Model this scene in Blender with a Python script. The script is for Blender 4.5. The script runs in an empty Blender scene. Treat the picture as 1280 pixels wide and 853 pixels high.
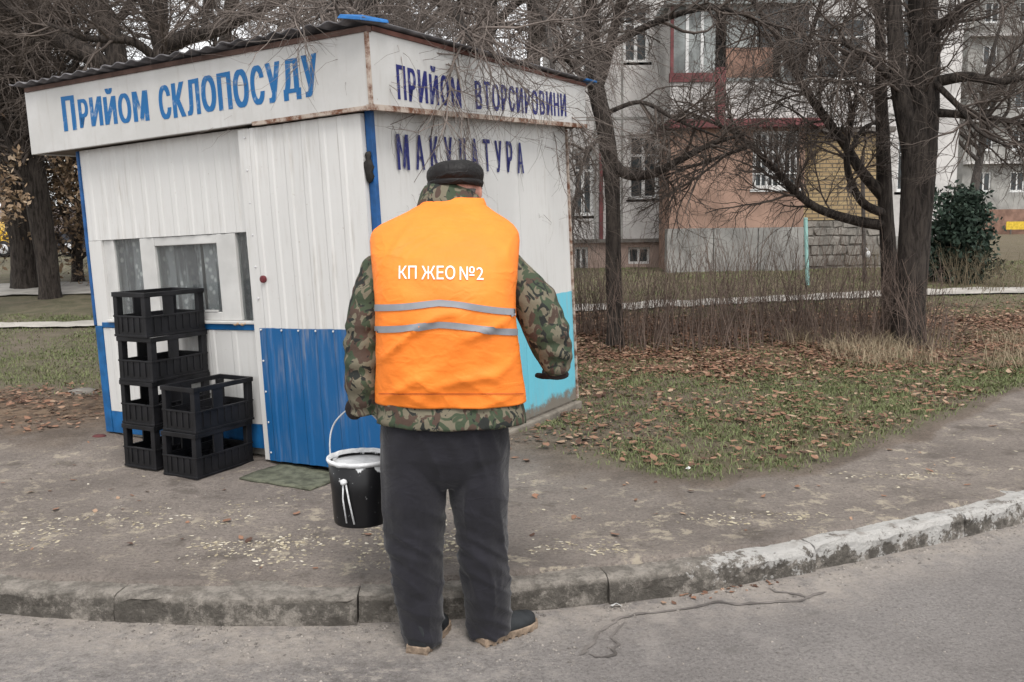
import bpy, bmesh, math, random
import numpy as np
from mathutils import Matrix, Vector, noise as mnoise
from mathutils.bvhtree import BVHTree

S = bpy.context.scene
C = S.collection
rad = math.radians
random.seed(7)
rng = np.random.default_rng(7)

# ------------------------------------------------------------------ camera
HC, FPX, PITCH, ROLL = 1.43, 1137.9, 0.125, 0.0126
cp, sp = math.cos(PITCH), math.sin(PITCH)
cr, sr = math.cos(ROLL), math.sin(ROLL)
vX, vF, vU = Vector((1, 0, 0)), Vector((0, cp, -sp)), Vector((0, sp, cp))
c_right = vX * cr - vU * sr
c_up = vX * sr + vU * cr
cam_d = bpy.data.cameras.new("camera")
cam_d.sensor_width = 36.0
cam_d.lens = FPX / 1280.0 * 36.0
cam_d.clip_start, cam_d.clip_end = 0.05, 2000.0
cam = bpy.data.objects.new("camera", cam_d)
C.objects.link(cam)
mw = Matrix.Identity(4)
for i in range(3):
    mw[i][0], mw[i][1], mw[i][2] = c_right[i], c_up[i], -vF[i]
mw[2][3] = HC
cam.matrix_world = mw
S.camera = cam

# ------------------------------------------------------------------ world, sun, exposure (overcast day)
SUN_EL, SUN_AZ = rad(60), rad(168)      # high behind the camera
w = bpy.data.worlds.new("World")
S.world = w
w.use_nodes = True
wn = w.node_tree
bg = wn.nodes["Background"]
sky = wn.nodes.new("ShaderNodeTexSky")
sky.sky_type = 'NISHITA'
sky.sun_disc = False
sky.sun_elevation = SUN_EL
sky.sun_rotation = SUN_AZ
sky.air_density = 1.0
sky.dust_density = 1.0
sky.ozone_density = 1.0
hsv = wn.nodes.new("ShaderNodeHueSaturation")
hsv.inputs['Saturation'].default_value = 0.05
wn.links.new(sky.outputs[0], hsv.inputs['Color'])
wn.links.new(hsv.outputs[0], bg.inputs['Color'])
bg.inputs['Strength'].default_value = 0.12
sun_d = bpy.data.lights.new("sun", 'SUN')
sun_d.energy = 1.1
sun_d.angle = rad(25)
sun_d.color = (1.0, 0.955, 0.91)
sun = bpy.data.objects.new("sun", sun_d)
C.objects.link(sun)
sdir = Vector((math.sin(SUN_AZ) * math.cos(SUN_EL), math.cos(SUN_AZ) * math.cos(SUN_EL), math.sin(SUN_EL)))
sun.rotation_euler = sdir.to_track_quat('Z', 'Y').to_euler()
sun.location = sdir * 30
S.view_settings.view_transform = 'Standard'
S.view_settings.look = 'None'
S.view_settings.gamma = 1.0
S.view_settings.use_curve_mapping = False
S.view_settings.exposure = 1.27


# ------------------------------------------------------------------ helpers: places
def ray(px, py):
    x, z = (px - 640) / FPX, -(py - 426.5) / FPX
    a, b = cr * x + sr * z, -sr * x + cr * z
    return Vector((a, 0, 0)) + vF + vU * b


def W(px, py, Y):
    d = ray(px, py)
    return Vector((0, 0, HC)) + d * (Y / d.y)


def sstep(a, b, x):
    t = np.clip((x - a) / (b - a), 0, 1)
    return t * t * (3 - 2 * t)


def terrain(x, y):
    return 0.5 * sstep(10.0, 20.0, np.asarray(y, float)) + 0.0 * np.asarray(x, float)


def G(px, py):
    d = ray(px, py)
    z = 0.0
    for _ in range(30):
        t = (z - HC) / d.z
        z = 0.6 * z + 0.4 * float(terrain(d.x * t, d.y * t))
    return Vector((d.x * t, d.y * t, z))


# ------------------------------------------------------------------ helpers: materials
class NT:
    def __init__(s, name):
        s.m = bpy.data.materials.new(name)
        s.m.use_nodes = True
        s.t = s.m.node_tree
        s.b = s.t.nodes["Principled BSDF"]
        s.b.inputs['Specular IOR Level'].default_value = 0.3
        tc = s.t.nodes.new("ShaderNodeTexCoord")
        s.obj = tc.outputs['Object']
        g = s.t.nodes.new("ShaderNodeNewGeometry")
        s.pos = g.outputs['Position']

    def L(s, a, b):
        s.t.links.new(a, b)

    def put(s, sock, v):
        if isinstance(v, bpy.types.NodeSocket):
            s.L(v, sock)
        elif isinstance(v, (tuple, list)) and len(v) == 3 and sock.type == 'RGBA':
            sock.default_value = (*v, 1)
        else:
            sock.default_value = v

    def mapping(s, co, scale=(1, 1, 1), loc=(0, 0, 0), rot=(0, 0, 0)):
        n = s.t.nodes.new("ShaderNodeMapping")
        s.L(co, n.inputs[0])
        n.inputs['Scale'].default_value = scale
        n.inputs['Location'].default_value = loc
        n.inputs['Rotation'].default_value = rot
        return n.outputs[0]

    def noise(s, scale, detail=4, rough=.55, co=None, dist=0.0):
        n = s.t.nodes.new("ShaderNodeTexNoise")
        s.L(co or s.pos, n.inputs['Vector'])
        n.inputs['Scale'].default_value = scale
        n.inputs['Detail'].default_value = detail
        n.inputs['Roughness'].default_value = rough
        n.inputs['Distortion'].default_value = dist
        return n.outputs['Fac']

    def voro(s, scale, co=None, feature='F1', out='Distance'):
        n = s.t.nodes.new("ShaderNodeTexVoronoi")
        n.feature = feature
        s.L(co or s.pos, n.inputs['Vector'])
        n.inputs['Scale'].default_value = scale
        return n.outputs[out]

    def ramp(s, fac, a, b, lo=0.0, hi=1.0):
        n = s.t.nodes.new("ShaderNodeMapRange")
        n.interpolation_type = 'SMOOTHSTEP'
        s.put(n.inputs['Value'], fac)
        n.inputs['From Min'].default_value = a
        n.inputs['From Max'].default_value = b
        n.inputs['To Min'].default_value = lo
        n.inputs['To Max'].default_value = hi
        return n.outputs[0]

    def mix(s, fac, a, b, mode='MIX'):
        n = s.t.nodes.new("ShaderNodeMix")
        n.data_type = 'RGBA'
        n.blend_type = mode
        s.put(n.inputs[0], fac)
        s.put(n.inputs[6], a)
        s.put(n.inputs[7], b)
        return n.outputs[2]

    def math(s, op, a, b=0.0):
        n = s.t.nodes.new("ShaderNodeMath")
        n.operation = op
        s.put(n.inputs[0], a)
        s.put(n.inputs[1], b)
        return n.outputs[0]

    def axis(s, co, i):
        n = s.t.nodes.new("ShaderNodeSeparateXYZ")
        s.L(co, n.inputs[0])
        return n.outputs[i]

    def attr(s, name, out='Fac'):
        n = s.t.nodes.new("ShaderNodeAttribute")
        n.attribute_name = name
        return n.outputs[out]

    def bump(s, h, strength=.4, dist=.01):
        n = s.t.nodes.new("ShaderNodeBump")
        s.L(h, n.inputs['Height'])
        n.inputs['Strength'].default_value = strength
        n.inputs['Distance'].default_value = dist
        s.L(n.outputs[0], s.b.inputs['Normal'])

    def done(s, col, rough=.8, metal=0.0):
        s.put(s.b.inputs['Base Color'], col)
        s.put(s.b.inputs['Roughness'], rough)
        s.b.inputs['Metallic'].default_value = metal
        return s.m


def simple(name, col, rough=.7, var=.25, scale=6, bscale=None, bstr=.2, bdist=.004, metal=0.0, world=False):
    n = NT(name)
    co = n.pos if world else n.obj
    f = n.noise(scale, 5, .6, co)
    d = tuple(c * (1 - var) for c in col)
    h = tuple(min(1, c * (1 + var)) for c in col)
    c = n.mix(n.ramp(f, .3, .7), d, h)
    if bscale:
        n.bump(n.noise(bscale, 4, .6, co), bstr, bdist)
    return n.done(c, rough, metal)


# ------------------------------------------------------------------ helpers: meshes
class MB:
    def __init__(s):
        s.v, s.f = [], []

    def add(s, vs, fs):
        o = len(s.v)
        s.v.extend([tuple(p) for p in vs])
        s.f.extend([tuple(i + o for i in f) for f in fs])
        return s

    def box(s, a, b):
        (x0, y0, z0), (x1, y1, z1) = a, b
        x0, x1 = min(x0, x1), max(x0, x1); y0, y1 = min(y0, y1), max(y0, y1); z0, z1 = min(z0, z1), max(z0, z1)
        return s.add([(x0, y0, z0), (x1, y0, z0), (x1, y1, z0), (x0, y1, z0), (x0, y0, z1), (x1, y0, z1), (x1, y1, z1), (x0, y1, z1)],
                     [(3, 2, 1, 0), (4, 5, 6, 7), (0, 1, 5, 4), (1, 2, 6, 5), (2, 3, 7, 6), (3, 0, 4, 7)])

    def hexa(s, p):   # 8 corners: bottom 4 (ccw), top 4
        return s.add(p, [(3, 2, 1, 0), (4, 5, 6, 7), (0, 1, 5, 4), (1, 2, 6, 5), (2, 3, 7, 6), (3, 0, 4, 7)])

    def tube(s, pts, rs, n=8, caps=True):
        pts = [Vector(p) for p in pts]
        if not isinstance(rs, (list, tuple)):
            rs = [rs] * len(pts)
        o = len(s.v)
        up = None
        for i, p in enumerate(pts):
            t = (pts[min(i + 1, len(pts) - 1)] - pts[max(i - 1, 0)]).normalized()
            if up is None:
                up = t.orthogonal().normalized()
            up = (up - t * up.dot(t)).normalized()
            bi = t.cross(up)
            for k in range(n):
                a = 2 * math.pi * k / n
                s.v.append(tuple(p + (up * math.cos(a) + bi * math.sin(a)) * rs[i]))
        for i in range(len(pts) - 1):
            for k in range(n):
                a, b = o + i * n + k, o + i * n + (k + 1) % n
                s.f.append((a, b, b + n, a + n))
        if caps:
            s.f.append(tuple(o + k for k in range(n))[::-1])
            s.f.append(tuple(o + (len(pts) - 1) * n + k for k in range(n)))
        return s

    def rings(s, rings, caps=True):   # list of equal-length point loops
        n = len(rings[0])
        o = len(s.v)
        for r in rings:
            s.v.extend([tuple(p) for p in r])
        for i in range(len(rings) - 1):
            for k in range(n):
                a, b = o + i * n + k, o + i * n + (k + 1) % n
                s.f.append((a, b, b + n, a + n))
        if caps:
            s.f.append(tuple(o + k for k in range(n))[::-1])
            s.f.append(tuple(o + (len(rings) - 1) * n + k for k in range(n)))
        return s

    def lathe(s, prof, n=24, c=(0, 0, 0)):
        R = [[(c[0] + r * math.cos(2 * math.pi * k / n), c[1] + r * math.sin(2 * math.pi * k / n), c[2] + z) for k in range(n)] for r, z in prof]
        return s.rings(R)

    def mesh(s, name):
        me = bpy.data.meshes.new(name)
        me.from_pydata(s.v, [], s.f)
        me.update()
        return me

    def build(s, name, mat, parent=None, smooth=False, bevel=0.0):
        me = s.mesh(name)
        return link(name, me, mat, parent, smooth, bevel)


def link(name, me, mat, parent=None, smooth=False, bevel=0.0):
    o = bpy.data.objects.new(name, me)
    C.objects.link(o)
    if mat and not me.materials:
        me.materials.append(mat)
    if smooth:
        me.polygons.foreach_set('use_smooth', np.ones(len(me.polygons), bool))
    if parent:
        o.parent = parent
    if bevel:
        b = o.modifiers.new('bevel', 'BEVEL')
        b.width = bevel; b.segments = 2; b.limit_method = 'ANGLE'
    return o


def tag(o, label, cat, group=None, kind=None):
    o['label'] = label; o['category'] = cat
    if group: o['group'] = group
    if kind: o['kind'] = kind
    return o


def thing(name, label, cat, loc=(0, 0, 0), rz=0, group=None):
    o = bpy.data.objects.new(name, None)
    C.objects.link(o)
    o.empty_display_size = .1
    o.location = loc; o.rotation_euler = (0, 0, rz)
    return tag(o, label, cat, group)


def structure(o, label=None):
    o['kind'] = 'structure'
    if label: o['label'] = label
    return o


def dup(o, parent=None):
    c = o.copy()
    C.objects.link(c)
    c.parent = parent
    for ch in list(o.children):
        dup(ch, c)
    return c


def np_mesh(name, V, F):
    """V (n,3), F (m,k) equal-sized faces"""
    me = bpy.data.meshes.new(name)
    V = np.ascontiguousarray(V, np.float32); F = np.ascontiguousarray(F, np.int32)
    me.vertices.add(len(V)); me.vertices.foreach_set('co', V.ravel())
    k = F.shape[1]
    me.loops.add(F.size); me.loops.foreach_set('vertex_index', F.ravel())
    me.polygons.add(len(F)); me.polygons.foreach_set('loop_start', np.arange(0, F.size, k, dtype=np.int32))
    me.update(calc_edges=True)
    return me


def vnoise(x, y, seed=0):
    """value noise on numpy arrays, 0..1"""
    x = np.asarray(x, float); y = np.asarray(y, float)
    tot = np.zeros(np.broadcast(x, y).shape); amp = .5; fr = 1.0
    for o in range(4):
        xi = np.floor(x * fr).astype(np.int64); yi = np.floor(y * fr).astype(np.int64)
        fx, fy = x * fr - xi, y * fr - yi
        fx = fx * fx * (3 - 2 * fx); fy = fy * fy * (3 - 2 * fy)

        def h(a, b):
            k = (a * 374761393 + b * 668265263 + (seed + o) * 974634777) & 0x7fffffff
            k = ((k ^ (k >> 13)) * 1274126177) & 0x7fffffff
            return ((k ^ (k >> 16)) & 0xffff) / 65535.0
        v = (h(xi, yi) * (1 - fx) + h(xi + 1, yi) * fx) * (1 - fy) + (h(xi, yi + 1) * (1 - fx) + h(xi + 1, yi + 1) * fx) * fy
        tot = tot + v * amp; amp *= .5; fr *= 2.03
    return tot / .9375


def remesh(mb, voxel, smooth_it=4):
    me = mb.mesh('tmp')
    o = bpy.data.objects.new('tmp', me)
    C.objects.link(o)
    m = o.modifiers.new('r', 'REMESH'); m.mode = 'VOXEL'; m.voxel_size = voxel
    if smooth_it:
        s = o.modifiers.new('s', 'SMOOTH'); s.iterations = smooth_it; s.factor = .5
    dg = bpy.context.evaluated_depsgraph_get()
    out = bpy.data.meshes.new_from_object(o.evaluated_get(dg))
    bpy.data.objects.remove(o); bpy.data.meshes.remove(me)
    out.materials.clear()
    return out


def displace(me, fn):
    n = len(me.vertices)
    co = np.empty(n * 3, np.float32); me.vertices.foreach_get('co', co)
    nr = np.empty(n * 3, np.float32); me.vertex_normals.foreach_get('vector', nr)
    co = co.reshape(-1, 3); nr = nr.reshape(-1, 3)
    d = np.array([fn(Vector(map(float, p))) for p in co], np.float32)
    co = co + nr * d[:, None]
    me.vertices.foreach_set('co', co.ravel()); me.update()


# ------------------------------------------------------------------ materials
M = {}


def bark_mat(name, a, b):
    n = NT(name)
    co = n.mapping(n.obj, (1, 1, .16))
    rg_ = n.noise(26, 6, .7, co, .6)
    big = n.noise(3.0, 4, .6, n.obj)
    c = n.mix(n.ramp(rg_, .36, .62), a, b)
    c = n.mix(n.ramp(big, .5, .75, 0, .5), c, tuple(x * .55 for x in a))
    n.bump(n.math('ADD', rg_, n.math('MULTIPLY', n.noise(60, 4, .7, co), .4)), 1.0, .035)
    return n.done(c, .95)


M['bark'] = bark_mat('bark', (.017, .0135, .0115), (.066, .054, .046))
M['bark2'] = bark_mat('bark_grey', (.035, .03, .027), (.10, .088, .08))
M['twig'] = simple('twig', (.095, .077, .066), .85, .35, 3)
M['shrub_twig'] = simple('shrub_twig', (.135, .10, .082), .85, .35, 3)
M['twig2'] = simple('twig_grey', (.15, .125, .11), .85, .35, 3)
M['black_plastic'] = simple('black_plastic', (.008, .008, .0095), .48, .6, 6)
M['black'] = simple('black_enamel', (.006, .006, .007), .3, .3, 9)
M['bare_steel'] = simple('wire', (.55, .55, .56), .45, .2, 20)
M['rubber'] = simple('rubber', (.012, .012, .013), .7, .3, 9)


def painted_sheet(name, split=None, hi=(.56, .555, .54), lo=(.008, .088, .24), dirt=(.33, .30, .26), base_dirt=None, axis=2):
    """white paint over sheet metal, second paint below the split height, grime streaks"""
    n = NT(name)
    z = n.axis(n.obj, 2)
    streak = n.noise(7, 4, .6, n.mapping(n.obj, (6, 6, .45)))
    cloud = n.noise(1.7, 5, .6, n.obj)
    c = hi
    if split is not None:
        wob = n.math('ADD', z, n.math('MULTIPLY', n.math('SUBTRACT', n.noise(9, 2, .5, n.obj), .5), .012))
        c = n.mix(n.ramp(wob, split - .003, split + .003), lo, hi)
    g = n.math('MULTIPLY', n.ramp(streak, .45, .8), n.ramp(cloud, .35, .75))
    c = n.mix(n.math('MULTIPLY', g, .7), c, dirt)
    spots = n.ramp(n.noise(38, 3, .6, n.obj), .70, .76)
    c = n.mix(n.math('MULTIPLY', spots, .35), c, (.16, .07, .03))
    if base_dirt:
        e = n.math('ADD', z, n.math('MULTIPLY', n.noise(5, 7, .75, n.obj), -.34))
        c = n.mix(n.ramp(e, base_dirt - .20, base_dirt - .13, .92, 0), c, (.17, .125, .09))
    n.bump(n.noise(5, 3, .5, n.obj), .25, .01)
    return n.done(c, n.ramp(cloud, .3, .7, .38, .6))


M['wall_left'] = painted_sheet('white_blue_sheet', None)
M['door_sheet'] = painted_sheet('door_paint', .87)
M['wall_right'] = painted_sheet('white_teal_sheet', .885, lo=(.13, .45, .56), base_dirt=.09)
M['blue_paint'] = simple('blue_paint', (.012, .075, .22), .5, .3, 7, 60, .2)
M['skirt_blue'] = simple('skirt_blue', (.008, .09, .245), .5, .3, 7, 60, .2)
M['white_wood'] = simple('white_wood', (.50, .495, .48), .6, .12, 3, 50, .2)


def fascia_mat(name):
    n = NT(name)
    z = n.axis(n.obj, 2)
    cloud = n.noise(3, 5, .65, n.obj)
    c = n.mix(n.ramp(cloud, .35, .75), (.46, .455, .44), (.53, .525, .515))
    st = n.noise(6, 4, .6, n.mapping(n.obj, (4, 4, .5)))
    c = n.mix(n.math('MULTIPLY', n.ramp(st, .5, .85), .45), c, (.34, .31, .28))
    sp_ = n.ramp(n.noise(30, 4, .6, n.obj), .68, .76)
    c = n.mix(n.math('MULTIPLY', sp_, .6), c, (.2, .085, .04))
    return n.done(c, .55)


M['fascia'] = fascia_mat('fascia_paint')


def rust_mat():
    n = NT('rusty_edge')
    c = n.mix(n.ramp(n.noise(14, 5, .7, n.obj), .40, .62), (.40, .34, .29), (.13, .055, .03))
    return n.done(c, .85)


M['rust'] = rust_mat()


def letter_mat(name, col):
    n = NT(name)
    f = n.noise(16, 5, .65, n.obj)
    c = n.mix(n.ramp(f, .55, .78, 0, .6), col, (.5, .52, .55))
    return n.done(c, .6)


M['letters_blue'] = letter_mat('letters_blue', (.012, .115, .30))
M['letters_dark'] = letter_mat('letters_dark_blue', (.014, .018, .12))


def glass_mat():
    n = NT('kiosk_glass')
    f = n.noise(5, 4, .6, n.obj)
    b = n.b
    b.inputs['Transmission Weight'].default_value = .95
    b.inputs['IOR'].default_value = 1.45
    b.inputs['Specular IOR Level'].default_value = .35
    return n.done((.75, .78, .78), n.ramp(f, .3, .7, .0, .03))


M['glass'] = glass_mat()


def lace_mat():
    n = NT('lace_curtain')
    f = n.voro(26, n.mapping(n.obj, (1, 1, .7)))
    g = n.noise(5, 3, .6, n.obj)
    c = n.mix(n.ramp(f, .15, .42), (.9, .9, .9), (.42, .43, .44))
    c = n.mix(n.ramp(n.noise(9, 3, .6, n.mapping(n.obj, (1, 1, .12))), .50, .58, 0, .85), c, (.08, .085, .095))
    return n.done(c, .9)


M['lace'] = lace_mat()
M['dark_glass'] = simple('dark_glass', (.025, .03, .034), .12, .4, 2)
M['slate'] = simple('slate_roof', (.12, .115, .12), .9, .4, 8, 30, .4)


def kerb_mat():
    n = NT('kerb_concrete')
    f = n.noise(11, 8, .8)
    c = n.mix(n.ramp(f, .38, .62), (.14, .127, .11), (.32, .29, .255))
    z = n.axis(n.pos, 2)
    x = n.axis(n.pos, 0)
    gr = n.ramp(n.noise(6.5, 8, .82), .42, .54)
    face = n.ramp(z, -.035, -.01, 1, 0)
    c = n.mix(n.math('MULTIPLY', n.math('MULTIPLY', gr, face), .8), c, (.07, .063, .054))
    # worn whitewash, mostly on the right-hand stones, on the upper edge and in a few vertical runs
    wx = n.ramp(x, .15, 1.15)
    up = n.ramp(z, -.085, .0, .10, .46)
    wf = n.math('ADD', n.math('MULTIPLY', n.noise(5.5, 8, .82), .80), n.math('MULTIPLY', n.noise(40, 3, .6), .25))
    paint = n.ramp(n.math('SUBTRACT', n.math('ADD', n.math('MULTIPLY', wx, .30), n.math('ADD', wf, n.math('MULTIPLY', up, .30))), .90), -.02, .04)
    c = n.mix(n.math('MULTIPLY', paint, .78), c, (.55, .54, .52))
    soil = n.ramp(n.noise(5.5, 6, .75, n.mapping(n.pos, (1, 1, 1), (2, 8, 0))), .50, .60)
    top = n.ramp(z, -.006, .004)
    c = n.mix(n.math('MULTIPLY', n.math('MULTIPLY', soil, top), .6), c, (.20, .175, .15))
    n.bump(n.math('ADD', n.noise(34, 7, .78), n.math('MULTIPLY', n.noise(9, 5, .65), 1.6)), .9, .028)
    return n.done(c, .92)


M['kerb'] = kerb_mat()


def road_mat():
    n = NT('road_asphalt')
    f = n.noise(1.1, 6, .65)
    g = n.noise(70, 5, .8)
    c = n.mix(n.ramp(f, .3, .7), (.175, .160, .152), (.24, .222, .21))
    c = n.mix(n.ramp(g, .46, .62, .0, .55), c, (.075, .068, .063))
    peb = n.ramp(n.voro(60), .06, .22, .45, 0)
    c = n.mix(peb, c, (.36, .34, .32))
    big = n.ramp(n.noise(4.5, 6, .7), .56, .66, 0, .45)
    c = n.mix(big, c, (.27, .248, .23))
    lft = n.ramp(n.math('ADD', n.axis(n.pos, 0), n.math('MULTIPLY', n.noise(1.6, 4, .6), 1.2)), .2, 1.1, 1, 0)
    rub = n.noise(17, 9, .85, n.mapping(n.pos, (.8, 1.2, 1), (2, 5, 1)))
    c = n.mix(n.math('MULTIPLY', lft, n.ramp(rub, .52, .60, 0, .65)), c, (.36, .325, .285))
    c = n.mix(n.math('MULTIPLY', lft, n.ramp(rub, .40, .47, .55, 0)), c, (.09, .08, .072))
    dust = n.math('MULTIPLY', n.attr('gutter'), n.ramp(n.noise(9, 6, .75), .30, .62))
    c = n.mix(n.math('MULTIPLY', dust, .7), c, (.36, .32, .28))
    grit = n.ramp(n.noise(38, 6, .85, n.mapping(n.pos, (1, 1, 1), (4, 4, 4))), .55, .63, 0, .6)
    c = n.mix(grit, c, (.30, .28, .26))
    dk = n.ramp(n.noise(7, 4, .6, n.mapping(n.pos, (1, 1, 1), (7, 3, 0))), .64, .72, 0, .6)
    c = n.mix(dk, c, (.13, .12, .11))
    n.bump(n.math('ADD', n.math('MULTIPLY', n.noise(60, 6, .8), .8), n.noise(12, 4, .6)), .9, .016)
    return n.done(c, .88)


M['road'] = road_mat()


def ground_mat():
    n = NT('ground_soil_and_asphalt')
    pave = n.attr('pave'); grass = n.attr('grass'); leafz = n.attr('leafz')
    f = n.noise(2.1, 6, .65)
    fine = n.noise(55, 6, .82)
    # trodden earth
    soil = n.mix(n.ramp(f, .3, .7), (.115, .09, .072), (.225, .182, .148))
    soil = n.mix(n.ramp(fine, .45, .62, 0, .6), soil, (.05, .04, .032))
    # old asphalt with earth and sand on it
    asp = n.mix(n.ramp(n.noise(1.5, 6, .6), .3, .7), (.178, .152, .134), (.28, .242, .212))
    asp = n.mix(n.ramp(fine, .46, .62, 0, .6), asp, (.095, .082, .072))
    asp = n.mix(n.ramp(n.noise(42, 6, .85, n.mapping(n.pos, (1, 1, 1), (4, 4, 4))), .56, .64, 0, .55), asp, (.34, .305, .27))
    sand = n.math('MULTIPLY', n.ramp(n.noise(6.5, 8, .8), .53, .60), n.ramp(n.noise(1.0, 3, .5, n.mapping(n.pos, (1, 1, 1), (3.3, 1.2, 0))), .40, .56))
    asp = n.mix(n.math('MULTIPLY', sand, .72), asp, (.46, .40, .31))
    muck = n.ramp(n.noise(3.0, 7, .7, n.mapping(n.pos, (1, 1, 1), (9, 4, 2))), .54, .66)
    asp = n.mix(n.math('MULTIPLY', muck, .6), asp, (.098, .082, .069))
    c = n.mix(pave, soil, asp)
    # grassy earth
    gr = n.mix(n.ramp(n.noise(3.2, 6, .7), .32, .68), (.085, .082, .048), (.165, .14, .095))
    gr = n.mix(n.ramp(n.noise(60, 4, .7), .4, .7, 0, .6), gr, (.06, .062, .03))
    c = n.mix(grass, c, gr)
    lf = n.mix(n.ramp(n.voro(16, out='Color'), .2, .8), (.085, .055, .036), (.20, .135, .085))
    c = n.mix(leafz, c, lf)
    n.bump(n.math('ADD', n.math('MULTIPLY', n.noise(50, 6, .8), .8), n.noise(11, 5, .65)), 1.0, .024)
    return n.done(c, .95)


M['ground'] = ground_mat()
M['path'] = simple('footpath_concrete', (.36, .34, .31), .9, .2, 3, 50, .3, world=True)


def leaf_mat(name, a, b, c3):
    n = NT(name)
    r = n.attr('rnd')
    c = n.mix(n.ramp(r, .0, .55), a, b)
    c = n.mix(n.ramp(r, .7, 1.0), c, c3)
    return n.done(c, .75)


M['leaf'] = leaf_mat('fallen_leaf', (.075, .04, .028), (.23, .125, .08), (.35, .25, .175))
M['pale_leaf'] = leaf_mat('pale_leaf_bits', (.26, .22, .15), (.42, .37, .27), (.55, .51, .43))
M['grass'] = leaf_mat('grass_blade', (.085, .11, .045), (.14, .16, .07), (.28, .25, .15))
M['dry_leaf'] = leaf_mat('dry_leaf_tree', (.13, .085, .055), (.24, .165, .10), (.36, .28, .20))
M['evergreen'] = leaf_mat('evergreen_leaf', (.012, .022, .016), (.022, .04, .027), (.04, .06, .042))
M['straw'] = leaf_mat('straw', (.16, .13, .085), (.26, .21, .14), (.36, .31, .22))

# ------------------------------------------------------------------ ground, kerb, road
KX = np.array([-60, -20, -8, -4, -2.1, -1.4, -.66, -.1, .4, .85, 1.45, 2.0, 2.63, 4.2, 6.5, 12, 40, 100])
KY = np.array([18, 8.5, 5.0, 4.0, 3.56, 3.44, 3.405, 3.47, 3.60, 3.72, 3.95, 4.22, 4.53, 5.5, 7.2, 11.8, 36, 88])


def kerb_y(x):
    x = np.asarray(x, float)
    out = 0
    for d in (-.45, -.3, -.15, 0, .15, .3, .45):
        out = out + np.interp(x + d, KX, KY)
    return out / 7 - .008


GX = np.array([-60, -12, -6, -3.7, -2.9, -1.0, .2, .65, 1.14, 1.61, 2.34, 3.24, 4.29, 8, 20, 100])
GY = np.array([14, 9, 7.2, 6.35, 6.2, 5.9, 5.45, 5.18, 4.85, 4.97, 5.62, 6.47, 7.53, 11.3, 23, 100])


def zones(x, y):
    """pave, grass, leaf-litter weights"""
    e = (vnoise(x * 2.2, y * 2.2, 3) - .5) * 1.0 * np.where(x < 1.0, 1.0, .45)
    b = np.interp(x, GX, GY)
    soft = np.where(x < .9, .45, .05)
    pave = 1 - sstep(b - soft, b + soft * .5, y + e)
    left = x < -1.2
    # where grass grows
    gl = sstep(7.6, 8.8, y + e * 1.2)
    gR = sstep(b + .02, b + .35, y + e * .6) * sstep(.1, .9, x + .35 * (y - 5) + e)
    gr = np.where(left, gl, gR) * (.40 + .60 * sstep(.3, .55, vnoise(x * 1.1 + 5, y * 1.1, 8)))
    # leaf litter band
    lR = sstep(7.4, 9.0, y - .15 * x + e * 1.8) * (1 - sstep(12.0, 14.5, y + e))
    lR = np.maximum(lR, .27 * sstep(b + .1, b + .5, y)) * sstep(-.4, .6, x)
    lL = sstep(6.4, 7.0, y + e) * (1 - sstep(7.6, 8.6, y + e)) * .75
    lf = np.where(left, lL, lR)
    gr = np.clip(gr * (1 - .75 * np.where(left, 0, sstep(.5, 1, lR))), 0, 1)
    far = sstep(11.5, 14, y)
    gr = np.maximum(gr, far * .8)
    return np.clip(pave, 0, 1), gr, np.clip(lf, 0, 1)


def ground_z(x, y):
    p, g, l = zones(x, y)
    z = terrain(x, y) + (vnoise(x * 1.3, y * 1.3, 21) - .5) * .035 * sstep(.0, .8, y - kerb_y(x))
    z = z + (vnoise(x * 7, y * 7, 22) - .5) * .018 * sstep(.05, .4, y - kerb_y(x)) * (1 + g)
    z = z - .008 * sstep(.5, .9, y - kerb_y(x)) * p + ((vnoise(x * 4.5, y * 4.5, 77) - .45) * .05 + .008) * (1 - sstep(.16, .34, y - kerb_y(x))) - .05 * (1 - sstep(.085, .125, y - kerb_y(x)))
    return z


xs = np.unique(np.concatenate([np.linspace(-220, -20, 14), np.linspace(-20, -5, 30), np.arange(-5, 7, .045), np.linspace(7, 25, 40), np.linspace(25, 260, 14)]))
ss = np.unique(np.concatenate([np.arange(0, .12, .012), np.arange(.12, 4.5, .04), np.arange(4.5, 10, .1), np.linspace(10, 30, 40), np.linspace(30, 420, 16)]))
XX, SS = np.meshgrid(xs, ss)
YY = kerb_y(XX) * np.clip(1 - SS / 60, 0, 1) + .085 + SS
ZZ = ground_z(XX, YY)
nx, ny = len(xs), len(ss)
idx = np.arange(nx * ny).reshape(ny, nx)
F = np.stack([idx[:-1, :-1], idx[:-1, 1:], idx[1:, 1:], idx[1:, :-1]], -1).reshape(-1, 4)
gm = np_mesh('ground', np.stack([XX, YY, ZZ], -1).reshape(-1, 3), F)
for nm, arr in zip(('pave', 'grass', 'leafz'), zones(XX, YY)):
    gm.attributes.new(nm, 'FLOAT', 'POINT').data.foreach_set('value', arr.astype(np.float32).ravel())
structure(link('ground', gm, M['ground'], smooth=True), 'trodden earth, worn asphalt footway and leaf-strewn lawn')

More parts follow.
